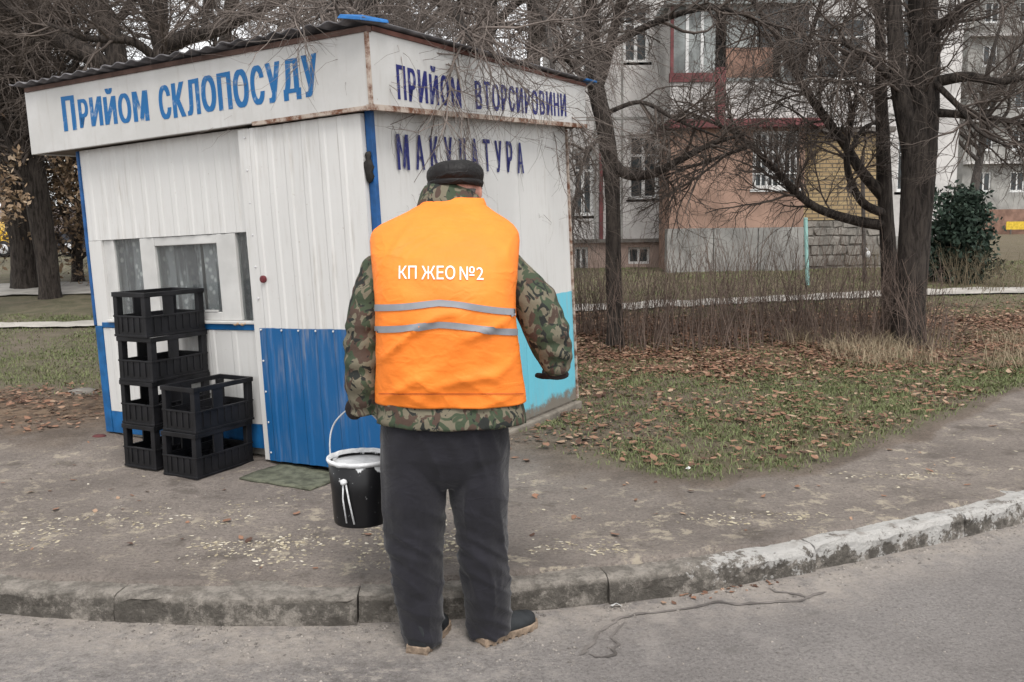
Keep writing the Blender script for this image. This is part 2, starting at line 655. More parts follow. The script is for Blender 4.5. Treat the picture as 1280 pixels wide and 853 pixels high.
ts = np.concatenate([np.arange(-.06, 3.2, .05), np.linspace(3.3, 30, 20)])
xr = np.unique(np.concatenate([np.linspace(-60, -6, 20), np.arange(-6, 7, .08), np.linspace(7, 60, 20)]))
XX, TT = np.meshgrid(xr, ts)
YY = kerb_y(XX) - TT
gut = sstep(0, .28, TT)
ZZ = -.118 - .012 * gut + (vnoise(XX * 2.5, YY * 2.5, 31) - .5) * .014 + (vnoise(XX * 9, YY * 9, 32) - .5) * .006
idx = np.arange(XX.size).reshape(XX.shape)
F = np.stack([idx[1:, :-1], idx[1:, 1:], idx[:-1, 1:], idx[:-1, :-1]], -1).reshape(-1, 4)
road = structure(link('road', np_mesh('road', np.stack([XX, YY, ZZ], -1).reshape(-1, 3), F), M['road'], smooth=True), 'worn grey asphalt road beside the kerb')
road.data.attributes.new('gutter', 'FLOAT', 'POINT').data.foreach_set('value', (1 - sstep(.0, .45, TT + (vnoise(XX * 3, YY * 3, 35) - .5) * .35)).astype(np.float32).ravel())


def road_z(x, y):
    t = float(kerb_y(x)) - y
    return float(-.118 - .012 * sstep(0, .28, t) + (vnoise(x * 2.5, y * 2.5, 31) - .5) * .014 + (vnoise(x * 9, y * 9, 32) - .5) * .006)


# kerb stones, one by one, each about a metre long
kerb = thing('kerb', 'weathered concrete kerb with worn white paint between road and footway', 'kerb')
kerb['kind'] = 'structure'
del kerb['category']
jx = [-6.4, -5.4, -4.45, -3.5, -2.55, -1.6, -.62, .385, 1.345, 2.22, 3.06, 3.88, 4.68, 5.45, 6.2]
for i in range(len(jx) - 1):
    a, b = jx[i] + .003, jx[i + 1] - .003
    n = 28
    prof0 = [(.0, -.20), (.0, -.07), (.002, -.025), (.010, -.006), (.028, .002), (.17, .002), (.17, -.20)]
    R_ = []
    hj = random.uniform(-.006, .006); sj = random.uniform(-.008, .008)
    for k in range(n + 1):
        x = a + (b - a) * k / n
        y = float(kerb_y(x)) + sj
        dy = (float(kerb_y(x + .01)) - float(kerb_y(x - .01))) / .02
        nrm = Vector((-dy, 1, 0)).normalized()
        endr = .003 if k in (0, n) else 0
        ring = []
        for q, (u, z) in enumerate(prof0):
            j = mnoise.noise(Vector((x * 5, q * 1.7, i))) * .016 + mnoise.noise(Vector((x * 19, q * 2.7, i + 40))) * .009
            if q in (0, 6): j = 0
            uu = u + (j if q < 5 else 0) + (endr if q < 5 else 0)
            ring.append((x + nrm.x * uu, y + nrm.y * uu, z + hj + (j * .8 - endr * .6 if 1 < q < 6 else 0)))
        R_.append(ring)
    mb = MB().rings(R_)
    mb.build('kerb_stone', M['kerb'], kerb, smooth=False)

# dark tar seams and stains in the road
tar = simple('tar_seam', (.125, .112, .103), .7, .4, 9, world=True)
def seam(pts, wd):
    V_, F_ = [], []
    P_ = []
    for i in range(len(pts) - 1):
        for t in np.linspace(0, 1, 8, endpoint=False):
            P_.append(Vector(pts[i]).lerp(Vector(pts[i + 1]), t))
    P_.append(Vector(pts[-1]))
    for i, p in enumerate(P_):
        t = (P_[min(i + 1, len(P_) - 1)] - P_[max(i - 1, 0)]).normalized()
        q = Vector((-t.y, t.x))
        ww = wd * (.45 + .9 * abs(mnoise.noise(Vector((i * .31, wd * 99, 2))))) * min(1, i / 3 + .25, (len(P_) - 1 - i) / 3 + .25)
        off = mnoise.noise(Vector((i * .22, 5, wd * 50))) * .018
        for s_ in (-1, 1):
            x, y = p.x + q.x * (ww * s_ + off), p.y + q.y * (ww * s_ + off)
            V_.append((x, y, road_z(x, y) + .004))
    for i in range(len(P_) - 1):
        F_.append((2 * i, 2 * i + 2, 2 * i + 3, 2 * i + 1))
    MB().add(V_, F_).build('tar_seam', tar, road)
def RP(px, py):
    d = ray(px, py); t = (-.13 - HC) / d.z
    return (d.x * t, d.y * t)
seam([RP(*q) for q in ((1032, 741), (1000, 752), (950, 757), (900, 756), (850, 764), (800, 770), (770, 776), (752, 790), (742, 806), (724, 820))], .011)
seam([RP(*q) for q in ((735, 818), (752, 822), (768, 818), (770, 806), (764, 796), (780, 778))], .009)
seam([RP(*q) for q in ((1030, 741), (1010, 748), (985, 744), (960, 740))], .010)

# far footpaths of pale concrete
def footpath(pxs, wd, label):
    P_ = [G(*q) for q in pxs]
    P2 = []
    for i in range(len(P_) - 1):
        for t in np.linspace(0, 1, 10, endpoint=False):
            P2.append(P_[i].lerp(P_[i + 1], t))
    P2.append(P_[-1])
    V_, F_ = [], []
    for i, p in enumerate(P2):
        for s_ in (-1, 1):
            y = p.y + s_ * wd * (1 + .2 * mnoise.noise(Vector((i * .4, s_, 3))))
            V_.append((p.x, y, float(ground_z(np.array(p.x), np.array(y))) + .03))
    for i in range(len(P2) - 1):
        F_.append((2 * i, 2 * i + 2, 2 * i + 3, 2 * i + 1))
    structure(MB().add(V_, F_).build('footpath', M['path']), label)
footpath([(690, 388), (800, 384), (900, 379), (1000, 374), (1120, 368), (1280, 364), (1500, 360)], .30, 'pale concrete footpath across the lawn before the flats')
footpath([(-400, 414), (-100, 411), (0, 409), (116, 406), (330, 402)], .22, 'pale concrete footpath across the lawn left of the kiosk')
footpath([(-400, 368), (0, 363), (60, 362), (250, 360)], .9, 'pale lane in front of the low white building')
# ------------------------------------------------------------------ the kiosk
KM = Matrix(((.86037, .50828, -.03756, -.68696), (-.50857, .86102, .00195, 5.07377), (.03333, .01743, .99929, .00136), (0, 0, 0, 1)))
kiosk = thing('kiosk', 'white sheet metal recycling kiosk with blue lower door and lettered fascia', 'kiosk')
kiosk.matrix_world = KM
WL, WR, HW, HF, OV, OL, OR = 2.562, 2.348, 2.07, 2.47, .10, .378, .167


def sheet(x0, x1, z0, z1, y, per=.14, dep=.005, th=.02, seed=0, flip=False):
    """vertically ribbed metal sheet in the plane y, facing -y"""
    xs_ = [(x0, 0)]
    x = x0 + per * .35
    while x < x1 - per * .5:
        for dx, d in ((0, 0), (.012, dep), (.042, dep), (.054, 0)):
            if x + dx < x1 - .004:
                xs_.append((x + dx, d))
        x += per
    xs_.append((x1, 0))
    zs = np.linspace(z0, z1, max(2, int((z1 - z0) / .12)))
    V_, F_ = [], []
    m = len(xs_)
    for j, z in enumerate(zs):
        for (x, d) in xs_:
            wv = mnoise.noise(Vector((x * 1.3, z * 1.6, seed))) * .008
            V_.append((x, y - d + wv, z))
    for j in range(len(zs) - 1):
        for i in range(m - 1):
            a = j * m + i
            F_.append((a, a + 1, a + 1 + m, a + m))
    # rim and back
    nb = len(V_)
    border = [i for i in range(m)] + [j * m + m - 1 for j in range(1, len(zs))] + [(len(zs) - 1) * m + i for i in range(m - 2, -1, -1)] + [j * m for j in range(len(zs) - 2, 0, -1)]
    for b in border:
        V_.append((V_[b][0], y + th, V_[b][2]))
    k = len(border)
    for i in range(k):
        F_.append((border[i], nb + i, nb + (i + 1) % k, border[(i + 1) % k]))
    F_.append(tuple(nb + i for i in range(k))[::-1])
    return MB().add(V_, F_)


sheet(-WL + .012, -.93, 1.452, HW - .004, 0, seed=1).build('wall_panel', M['wall_left'], kiosk)
sheet(-2.49, -.93, .255, .845, 0, .2, .004, seed=2).build('wall_panel', M['wall_left'], kiosk)
MB().box((-WL + .012, -.002, .86), (-2.412, .03, 1.45)).build('wall_panel', M['wall_left'], kiosk)
MB().box((-.948, -.002, .886), (-.78, .03, 1.45)).build('wall_panel', M['wall_left'], kiosk)
MB().box((-WL - .004, -.010, .10), (-2.492, .03, .858)).build('corner_post', M['skirt_blue'], kiosk, bevel=.003)
MB().box((-WL - .012, -.012, .862), (-WL + .010, .03, HW - .004)).build('corner_post', M['blue_paint'], kiosk, bevel=.003)
MB().box((-2.49, -.008, .848), (-.93, .03, .884)).build('belt_strip', M['skirt_blue'], kiosk, bevel=.002)
MB().box((-2.488, -.006, .10), (-.93, .03, .252)).build('skirt_panel', M['skirt_blue'], kiosk, bevel=.002)
# door
dr = sheet(-.905, -.012, .05, 2.05, -.062, .135, .006, .035, seed=5).build('door', M['door_sheet'], kiosk)
dr['label'] = 'ribbed door panel, white above and blue below'
MB().box((-.95, -.058, .05), (-.907, .0, 2.05)).build('door_jamb', M['wall_left'], kiosk)
scr = MB().lathe([(.0, -.004), (.006, -.004), (.006, .002), (.002, .004)], 8).mesh('screw')
for (x, z) in [(-.89, .10 + .19 * k) for k in range(11)] + [(-.72 + .135 * k, .858) for k in range(6)]:
    s_ = link('screw', scr, M['bare_steel'], dr)
    s_.location = (x, -.066, z); s_.rotation_euler = (rad(90), 0, 0)
lk = MB().lathe([(.0, -.01), (.022, -.01), (.022, .006), (.012, .010), (.0, .010)], 16).build('lock', simple('lock_red', (.13, .025, .03), .5), dr)
lk.location = (-.826, -.075, 1.166); lk.rotation_euler = (rad(90), 0, 0)
# corner strip with a knotted dark rag
MB().box((-.010, -.030, .06), (.034, .004, HW - .004)).build('corner_strip', M['blue_paint'], kiosk, bevel=.004)
rgm = MB().lathe([(.004, -.085), (.016, -.078), (.023, -.055), (.020, -.03), (.027, -.005), (.026, .02), (.016, .045), (.018, .06), (.010, .075), (.003, .08)], 18, (.008, -.038, 1.765)).mesh('rag')
rgm = rgm
displace(rgm, lambda p: .010 * mnoise.noise(p * 45) + .006 * mnoise.noise(p * 110))
rg = link('rag', rgm, simple('rag_cloth', (.022, .02, .018), .9, .4, 30), kiosk, True)
# right wall: flat sheets with seams
for (y0, y1, sd) in ((.006, .80, 11), (.803, 1.60, 12), (1.603, WR, 13)):
    V_, F_ = [], []
    yy = np.linspace(y0, y1, 12); zz = np.linspace(.03, HW + .07, 22)
    for z in zz:
        for y in yy:
            e = min(1, (y - y0) / .06, (y1 - y) / .06)
            V_.append((mnoise.noise(Vector((y * 2.2, z * 1.4, sd))) * .009 * e - .004, y, z))
    for j in range(len(zz) - 1):
        for i in range(len(yy) - 1):
            a = j * len(yy) + i
            F_.append((a, a + 1, a + 1 + len(yy), a + len(yy)))
    n0 = len(yy)
    nb = len(V_)
    for j in (0, len(zz) - 1):
        for i in (0, n0 - 1):
            V_.append((-.02, yy[i], zz[j]))
    F_ += [(nb, nb + 2, nb + 3, nb + 1)]
    F_.append(tuple([nb, nb + 1] + [i for i in range(n0 - 1, -1, -1)]))
    F_.append(tuple([(len(zz) - 1) * n0 + i for i in range(n0)] + [nb + 3, nb + 2]))
    F_.append(tuple([nb + 1, nb + 3] + [j * n0 + n0 - 1 for j in range(len(zz) - 1, -1, -1)]))
    F_.append(tuple([nb + 2, nb] + [j * n0 for j in range(len(zz))]))
    MB().add(V_, F_).build('side_panel', M['wall_right'], kiosk)
MB().box((-.03, WR + .001, .03), (.012, WR + .02, HW + .05)).build('corner_post', M['rust'], kiosk, bevel=.003)
# back walls, floor and ceiling close the room
inner = simple('inner_wall', (.24, .225, .20), .9)
MB().box((-WL + .013, WR - .05, .05), (-.03, WR, HW + .03)).build('back_wall', M['wall_left'], kiosk)
MB().box((-WL + .0135, .031, .05), (-WL + .05, WR - .052, HW)).build('end_wall', M['wall_left'], kiosk)
MB().box((-WL + .052, .031, .05), (-.032, WR - .052, .09)).build('floor', inner, kiosk)
MB().box((-WL + .052, .033, HW - .03), (-.032, WR - .052, HW - .002)).build('ceiling', inner, kiosk)
conc = simple('plinth_concrete', (.17, .15, .125), .95, .35, 6, 30, .6, .01)
MB().box((-WL + .06, .045, -.22), (-.014, WR - .03, .045)).build('plinth', conc, kiosk, bevel=.01)
MB().box((-.06, .06, -.22), (.035, WR + .03, .012)).build('plinth_edge', conc, kiosk, bevel=.012)
# the window
win = bpy.data.objects.new('window', MB().box((-2.411, .016, .906), (-2.345, .05, 1.449)).mesh('window'))
C.objects.link(win); win.parent = kiosk; win.data.materials.append(M['white_wood'])
bars = [(-2.02, -1.876, .905, 1.449, .004), (-1.288, -1.12, .905, 1.449, .004), (-1.875, -1.289, 1.392, 1.449, .007), (-1.875, -1.289, .905, .958, .007)]
for (a, b, z0, z1, y) in bars:
    MB().box((a, y, z0), (b, .048, z1)).build('frame_bar', M['white_wood'], win, bevel=.005)
MB().box((-1.84, .004, .961), (-1.33, .016, .972)).build('glazing_bead', M['white_wood'], win)
MB().box((-2.343, .010, .905), (-2.30, .048, 1.449)).build('frame_bar', M['white_wood'], win, bevel=.004)
MB().box((-2.412, -.024, .886), (-.948, .046, .9045)).build('sill', M['white_wood'], win, bevel=.004)
for (a, b, z0, z1) in ((-2.305, -2.01, .90, 1.455), (-1.885, -1.28, .95, 1.40), (-1.13, -.94, .90, 1.455)):
    MB().box((a, .026, z0), (b, .030, z1)).build('pane', M['glass'], win)
for (a, b, ph) in ((-2.35, -1.98, 0), (-1.93, -1.53, 1), (-1.50, -1.26, 2.2), (-1.20, -.93, 3)):
    V_, F_ = [], []
    xs_ = np.linspace(a, b, 40)
    for z in np.linspace(.87, 1.46, 8):
        for x in xs_:
            V_.append((x, .085 + .016 * math.sin(x * 62 + ph + .8 * math.sin(z * 4)) + .01 * math.sin(x * 23), z))
    for j in range(7):
        for i in range(39):
            q = j * 40 + i
            F_.append((q, q + 1, q + 41, q + 40))
    MB().add(V_, F_).build('lace_curtain', M['lace'], win, True)
mb = MB()
for k in range(6):
    mb.lathe([(.003, -.012), (.014, -.006), (.016, 0), (.01, .01), (.002, .013)], 8, (-1.16 + .018 * k + .006 * (k % 2), -.012, .886 + .004 * (k % 3)))
link('foam_blob', remesh(mb, .005, 2), simple('foam', (.55, .38, .25), .9), win, True)
# fascia boxes
tl, tr, br = .043, -.0196, .079
def slab(name, p00, p10, p11, p01, nrm, th, mat):
    P_ = [Vector(p) for p in (p00, p10, p11, p01)]
    n = Vector(nrm) * th
    a = [P_[0], P_[1], P_[1] - n, P_[0] - n, P_[3], P_[2], P_[2] - n, P_[3] - n]
    return MB().hexa(a).build(name, mat, kiosk, bevel=.003)
fl = slab('fascia_board', (-WL - OL, -OV, HW), (OV - .004, -OV, HW), (OV - .004, -OV, HF), (-WL - OL, -OV, HF + tl), (0, -1, 0), .03, M['fascia'])
fr = slab('fascia_board', (OV, -OV + .004, HW), (OV, WR + OR, HW + br), (OV, WR + OR, HF + tr), (OV, -OV + .004, HF), (1, 0, 0), .03, M['fascia'])
slab('fascia_board', (-WL - OL, WR + OR, HW), (-WL - OL, -OV + .032, HW), (-WL - OL, -OV + .032, HF + tl), (-WL - OL, WR + OR, HF + tl - .02), (-1, 0, 0), .03, M['fascia'])
soff = simple('soffit', (.14, .12, .10), .9)
MB().hexa([Vector(p) for p in ((-WL - OL + .032, -OV + .032, HW + .006), (OV - .034, -OV + .032, HW + .006), (OV - .034, WR + OR - .02, HW + .072), (-WL - OL + .032, WR + OR - .02, HW + .006),
           (-WL - OL + .032, -OV + .032, HW + .03), (OV - .034, -OV + .032, HW + .03), (OV - .034, WR + OR - .02, HW + .095), (-WL - OL + .032, WR + OR - .02, HW + .03))]).build('soffit', soff, kiosk)
# rusty angle irons under the boards and at the corner seam
MB().hexa([Vector(p) for p in ((OV - .03, -OV - .006, HW - .018), (OV + .008, -OV - .006, HW - .018), (OV + .008, WR + OR, HW + br - .018), (OV - .03, WR + OR, HW + br - .018),
           (OV - .03, -OV - .006, HW + .012), (OV + .008, -OV - .006, HW + .012), (OV + .008, WR + OR, HW + br + .012), (OV - .03, WR + OR, HW + br + .012))]).build('angle_iron', M['rust'], kiosk)
MB().box((-.78, -OV - .005, HW - .014), (OV - .035, -OV + .028, HW + .008)).build('angle_iron', M['rust'], kiosk)
MB().box((OV - .012, -OV - .007, HW + .013), (OV + .007, -OV + .012, HF + .004)).build('corner_seam', M['rust'], kiosk)
# roof of corrugated slate sheets
RS = []
for (xa, xb, off) in ((-3.0, -1.98, 0), (-2.0, -.92, .006), (-.94, .15, .012)):
    V_, F_ = [], []
    xs_ = np.arange(xa, xb + .001, .0166); ys_ = np.linspace(-.17, WR + OR + .12, 6)
    for y in ys_:
        for x in xs_:
            z = HF + .032 + off + tl * (-x / 2.94) - (.005 + .02 * (y + .1) / 2.6) + .009 * math.sin(2 * math.pi * x / .133) + mnoise.noise(Vector((x * 3, y, 1))) * .006
            V_.append((x, y + mnoise.noise(Vector((x * 2, 0, 4))) * .02, z))
    m = len(xs_)
    for j in range(len(ys_) - 1):
        for i in range(m - 1):
            a = j * m + i
            F_.append((a, a + 1, a + 1 + m, a + m))
    o = MB().add(V_, F_).build('roof_sheet', M['slate'], kiosk, True)
    so = o.modifiers.new('th', 'SOLIDIFY'); so.thickness = .006; so.offset = 1
MB().hexa([Vector(p) for p in ((-WL - OL + .02, -OV - .012, HF + .022), (OV + .01, -OV - .012, HF - .016), (OV + .01, -OV + .03, HF - .016), (-WL - OL + .02, -OV + .03, HF + .022),
           (-WL - OL + .02, -OV - .012, HF + .05), (OV + .01, -OV - .012, HF + .012), (OV + .01, -OV + .03, HF + .012), (-WL - OL + .02, -OV + .03, HF + .05))]).build('roof_batten', simple('batten', (.09, .055, .045), .9, .4), kiosk)
MB().hexa([Vector(p) for p in ((OV - .03, -OV + .035, HF - .006), (OV + .012, -OV + .035, HF - .006), (OV + .012, WR + OR, HF + tr - .006), (OV - .03, WR + OR, HF + tr - .006),
           (OV - .03, -OV + .035, HF + .018), (OV + .012, -OV + .035, HF + .018), (OV + .012, WR + OR, HF + tr + .018), (OV - .03, WR + OR, HF + tr + .018))]).build('roof_batten', simple('batten_red', (.10, .045, .035), .9, .4), kiosk)
flm = simple('flashing_blue', (.02, .13, .36), .45, .3, 9)
MB().hexa([Vector(p) for p in ((-.01, -.20, HF + .052), (.14, -.185, HF + .022), (.155, .03, HF + .038), (.0, .0, HF + .085),
           (.005, -.19, HF + .072), (.135, -.18, HF + .042), (.15, .03, HF + .056), (.0, .0, HF + .102))]).build('flashing', flm, kiosk, bevel=.004)
MB().box((OV - .12, WR + OR - .06, HF + tr + .03), (OV + .05, WR + OR + .12, HF + tr + .045)).build('flashing', flm, kiosk, bevel=.003)


# lettering
def text_mesh(txt, bold=.0):
    cu = bpy.data.curves.new('t', 'FONT')
    cu.body = txt; cu.size = 1; cu.offset = bold; cu.resolution_u = 3
    o = bpy.data.objects.new('t', cu)
    C.objects.link(o)
    dg = bpy.context.evaluated_depsgraph_get()
    me = bpy.data.meshes.new_from_object(o.evaluated_get(dg))
    bpy.data.objects.remove(o); bpy.data.curves.remove(cu)
    co = np.empty(len(me.vertices) * 3, np.float32); me.vertices.foreach_get('co', co)
    return me, co.reshape(-1, 3).copy()


def word(txt, a0, a1, zl0, zl1, zr0, zr1, plane, mat, parent, bold=.02):
    """fit a word between a0 and a1; bottom/top heights at the left and right end"""
    me, co = text_mesh(txt, .006)
    u = (co[:, 0] - co[:, 0].min()) / np.ptp(co[:, 0]); v = (co[:, 1] - co[:, 1].min()) / np.ptp(co[:, 1])
    # the brush stroke is widened with two side-stepped copies, each a hair higher
    sh = bold * .55
    nv = len(u); uu = np.concatenate([u, u + sh, u - sh]); v = np.tile(v, 3); lf_ = np.repeat([0, .0004, .0008], nv)
    bm = bmesh.new(); bm.from_mesh(me)
    bm.verts.ensure_lookup_table()
    fs = [[x.index for x in f.verts] for f in bm.faces]; bm.free()
    u = sh + uu * (1 - 2 * sh)
    u = (u - u.min()) / np.ptp(u)
    a = a0 + (a1 - a0) * u
    z = (zl0 * (1 - u) + zr0 * u) * (1 - v) + (zl1 * (1 - u) + zr1 * u) * v
    if plane == 'left':
        P_ = np.stack([a, -OV - .0012 - lf_, z], -1)
    elif plane == 'fascia':
        P_ = np.stack([OV + .0012 + lf_, a, z], -1)
    else:
        P_ = np.stack([.0062 + lf_, a, z], -1)
    bpy.data.meshes.remove(me)
    me = bpy.data.meshes.new('lettering')
    me.from_pydata([tuple(map(float, r_)) for r_ in P_], [], [[i + k * nv for i in f] for k in range(3) for f in fs])
    me.update()
    return link('lettering', me, mat, parent)


def spread(txt, a0, a1, zl0, zl1, zr0, zr1, plane, mat, parent, bold=.02, gap=.3):
    """letter by letter with even spacing; wide letters get more room"""
    wd = {'М': 1.3, 'Д': 1.15, 'О': 1.1, 'И': 1.1, 'Й': 1.1, 'Ю': 1.4, 'Т': .95, 'Р': .9, 'В': .95, 'С': .95}
    ws = [wd.get(c, 1.0) for c in txt]
    tot = sum(ws) + gap * (len(txt) - 1)
    p = 0
    for c, x in zip(txt, ws):
        t0, t1 = p / tot, (p + x) / tot
        j = random.uniform(-.004, .004)
        q = lambda l, r, t: l + (r - l) * t
        top = 1.0 if c != 'Й' else 1.0
        z0, z1, z2, z3 = q(zl0, zr0, t0), q(zl1, zr1, t0), q(zl0, zr0, t1), q(zl1, zr1, t1)
        if c == 'Й':
            z1 += (z1 - z0) * .22; z3 += (z3 - z2) * .22
        word(c, q(a0, a1, t0), q(a0, a1, t1), z0 + j, z1 + j, z2 + j, z3 + j, plane, mat, parent, bold)
        p += x + gap


word('П', -2.54, -2.40, 2.192, 2.420, 2.190, 2.416, 'left', M['letters_blue'], fl, .18)
spread('РИЙОМ', -2.365, -1.665, 2.200, 2.385, 2.176, 2.362, 'left', M['letters_blue'], fl, .16, .16)
spread('СКЛОПОСУДУ', -1.565, -.255, 2.172, 2.375, 2.165, 2.392, 'left', M['letters_blue'], fl, .18, .13)
spread('ПРИЙОМ', .135, .77, 2.128, 2.315, 2.132, 2.305, 'fascia', M['letters_dark'], fr, .16, .24)
spread('ВТОРСИРОВИНИ', .93, 2.18, 2.145, 2.318, 2.190, 2.352, 'fascia', M['letters_dark'], fr, .16, .24)
spread('МАКУЛАТУРА', .22, 1.67, 1.757, 1.957, 1.775, 1.987, 'side', M['letters_dark'], kiosk, .10, .7)

# ------------------------------------------------------------------ bottle crates
CW, CD, CH = .272, .455, .268
def make_crate():
    root = thing('bottle_crate', 'x', 'crate', group='black plastic bottle crates stacked by the kiosk window')
    t = .012
    m = M['black_plastic']
    # rim
    def ring(z0, z1, ex, th):
        mb = MB()
        mb.box((-CW / 2 - ex, 0 - ex, z0), (CW / 2 + ex, th, z1)).box((-CW / 2 - ex, CD - th, z0), (CW / 2 + ex, CD + ex, z1))
        mb.box((-CW / 2 - ex, th, z0), (-CW / 2 + th, CD - th, z1)).box((CW / 2 - th, th, z0), (CW / 2 + ex, CD - th, z1))
        return mb
    ring(CH - .028, CH, .006, t).build('rim', m, root, bevel=.003)
    ring(.118, .128, .004, t).build('rail', m, root, bevel=.002)
    ring(0, .014, .004, t).build('foot_rim', m, root, bevel=.002)
    for y0, y1 in ((.003, t), (CD - t, CD - .003)):
        MB().box((-CW / 2 + .003, y0, .014), (CW / 2 - .003, y1, .118)).build('end_wall', m, root)
    for x0, x1 in ((-CW / 2 + .003, -CW / 2 + t), (CW / 2 - t, CW / 2 - .003)):
        MB().box((x0, t, .014), (x1, CD - t, .118)).build('side_wall', m, root)
    for sx in (-1, 1):
        for (y0, y1) in ((0, .042), (CD - .042, CD)):
            x0, x1 = (-CW / 2, -CW / 2 + .032) if sx < 0 else (CW / 2 - .032, CW / 2)
            MB().box((x0 - .001, y0 - .001, .004), (x1 + .001, y1 + .001, CH - .026)).build('post', m, root, bevel=.003)
        x0, x1 = (-CW / 2, -CW / 2 + t) if sx < 0 else (CW / 2 - t, CW / 2)
        MB().box((x0, .14, .124), (x1, .215, CH - .026)).build('post', m, root, bevel=.002)
        # ribs that leave shallow recesses in the lower wall
        for k in range(7):
            y = .06 + k * .055
            xa = (-CW / 2 - .002, -CW / 2 + .006) if sx < 0 else (CW / 2 - .006, CW / 2 + .002)
            MB().box((xa[0], y, .03), (xa[1], y + .016, .116)).build('rib', m, root)
    for k in range(4):
        x = -.085 + k * .05
        MB().box((x, -.002, .03), (x + .016, .006, .116)).build('rib', m, root)
    # bottle cells
    MB().box((-CW / 2 + t, t, .006), (CW / 2 - t, CD - t, .012)).build('base', m, root)
    for k in range(1, 3):
        x = -CW / 2 + CW * k / 3
        MB().box((x - .002, t, .012), (x + .002, CD - t, .10)).build('divider', m, root)
    for k in range(1, 5):
        y = CD * k / 5
        MB().box((-CW / 2 + t, y - .002, .012), (CW / 2 - t, y + .002, .0985)).build('divider', m, root)
    return root


proto = make_crate()
cyaw = -.48
ux, uy = Vector((math.cos(cyaw), math.sin(cyaw), 0)), Vector((-math.sin(cyaw), math.cos(cyaw), 0))
base_r = Vector((-1.835, 5.145, 0)) - ux * CW / 2
base_l = base_r - ux * (CW + .115) + uy * .045
gz = -.006
spots = [
    (base_l, 0, 0.0, 'black plastic bottle crate at the bottom of the tall four-crate stack'),
    (base_l + uy * .005, 1, .01, 'black plastic bottle crate second from the ground in the tall stack'),
    (base_l + ux * .012 + uy * .0, 2, .04, 'black plastic bottle crate third from the ground, just under the topmost one'),
    (base_l + ux * .0 - uy * .01, 3, .0, 'topmost black bottle crate of the tall stack, standing before the window'),
    (base_r, 0, -.0, 'black plastic bottle crate on the ground under the short two-crate stack'),
    (base_r + uy * .012, 1, -.03, 'open black bottle crate on top of the short two-crate stack'),
]
for i, (b, lv, ry, lab) in enumerate(spots):
    o = proto if i == 0 else dup(proto)
    o.location = (b.x, b.y, gz + lv * (CH + .001)); o.rotation_euler = (0, 0, cyaw + ry)
    o['label'] = lab

# mat by the door
mt = MB()
p0 = Vector((-1.36, 5.02, .004)); 
V_, F_ = [], []
for j in range(9):
    for i in range(11):
        q = p0 + ux * ((i / 10 - .5) * .52) + uy * (j / 8 * .40)
        V_.append((q.x, q.y, float(ground_z(np.array(q.x), np.array(q.y))) + .012 + .006 * mnoise.noise(Vector((i * .8, j * .8, 3)))))
for j in range(8):
    for i in range(10):
        a = j * 11 + i
        F_.append((a, a + 1, a + 12, a + 11))
dm = mt.add(V_, F_).build('door_mat', simple('door_mat', (.10, .105, .075), .95, .4, 14, 90, .8, .01), smooth=True)
so = dm.modifiers.new('th', 'SOLIDIFY'); so.thickness = .012; so.offset = -1
tag(dm, 'dirty greenish mat lying in front of the blue door', 'mat')
# ------------------------------------------------------------------ the man in the orange vest
def camo():
    n = NT('camouflage')
    co = n.mapping(n.obj, (1, 1, .75))
    w1 = n.noise(17, 2, .5, co, .9)
    w2 = n.noise(20, 2, .5, n.mapping(n.obj, (1, 1, .75), (5, 2, 7)), 1.0)
    w3 = n.noise(24, 2, .5, n.mapping(n.obj, (1, 1, .8), (1, 9, 3)), 1.1)
    c = n.mix(n.ramp(w1, .50, .53), (.135, .12, .085), (.04, .055, .032))
    c = n.mix(n.ramp(w2, .55, .58), c, (.062, .04, .03))
    c = n.mix(n.ramp(w3, .585, .61), c, (.016, .018, .016))
    n.bump(n.noise(22, 4, .6, n.obj), .5, .012)
    return n.done(c, .85)


def cloth(name, col, rough, var, bs, dist, sheen=0.0, crease=1.0):
    n = NT(name)
    c = n.mix(n.ramp(n.noise(9, 4, .6, n.obj), .3, .7), tuple(x * (1 - var) for x in col), tuple(min(1, x * (1 + var)) for x in col))
    weave = n.noise(420, 2, .5, n.obj)
    r1 = n.ramp(n.math('ABSOLUTE', n.math('SUBTRACT', n.noise(bs * .42, 3, .5, n.mapping(n.obj, (1, 1, 1.4), (0, 0, 0), (.0, .5, .0)), .7), .5)), .0, .07, 1, 0)
    r2 = n.ramp(n.math('ABSOLUTE', n.math('SUBTRACT', n.noise(bs * .6, 3, .5, n.mapping(n.obj, (.8, 1, 1.8), (3, 1, 2), (.0, -.6, .0)), .5), .5)), .0, .06, 1, 0)
    cr2 = n.math('ADD', n.math('MULTIPLY', r1, .55 * crease), n.math('MULTIPLY', r2, .4 * crease))
    n.bump(n.math('ADD', cr2, n.math('ADD', n.math('MULTIPLY', weave, .15), n.noise(bs, 4, .6, n.mapping(n.obj, (1, 1, 1.6))))), .5, dist)
    n.b.inputs['Sheen Weight'].default_value = sheen
    return n.done(c, rough)


M['camo'] = camo()
M['trouser'] = cloth('dark_trousers', (.009, .0086, .0125), .85, .25, 10, .010, .15, .35)
M['vest'] = cloth('orange_vest', (.86, .218, .026), .6, .06, 8, .010, 0.0, .45)
M['tape'] = simple('reflective_tape', (.23, .24, .26), .4, .1, 12)
M['print'] = simple('white_print', (.80, .79, .76), .7, .05, 12)
M['cap'] = cloth('black_cap', (.006, .005, .005), .6, .3, 20, .006)
M['skin'] = simple('skin', (.50, .25, .19), .55, .12, 20)
M['hair'] = simple('grey_hair', (.12, .11, .105), .8, .3, 60)
M['glove'] = simple('dark_glove', (.02, .014, .013), .8, .3, 20)
M['shoe'] = simple('black_shoe', (.016, .018, .020), .55, .35, 20, 60, .3)
M['sole'] = simple('tan_sole', (.22, .165, .12), .85, .4, 30, 60, .3)

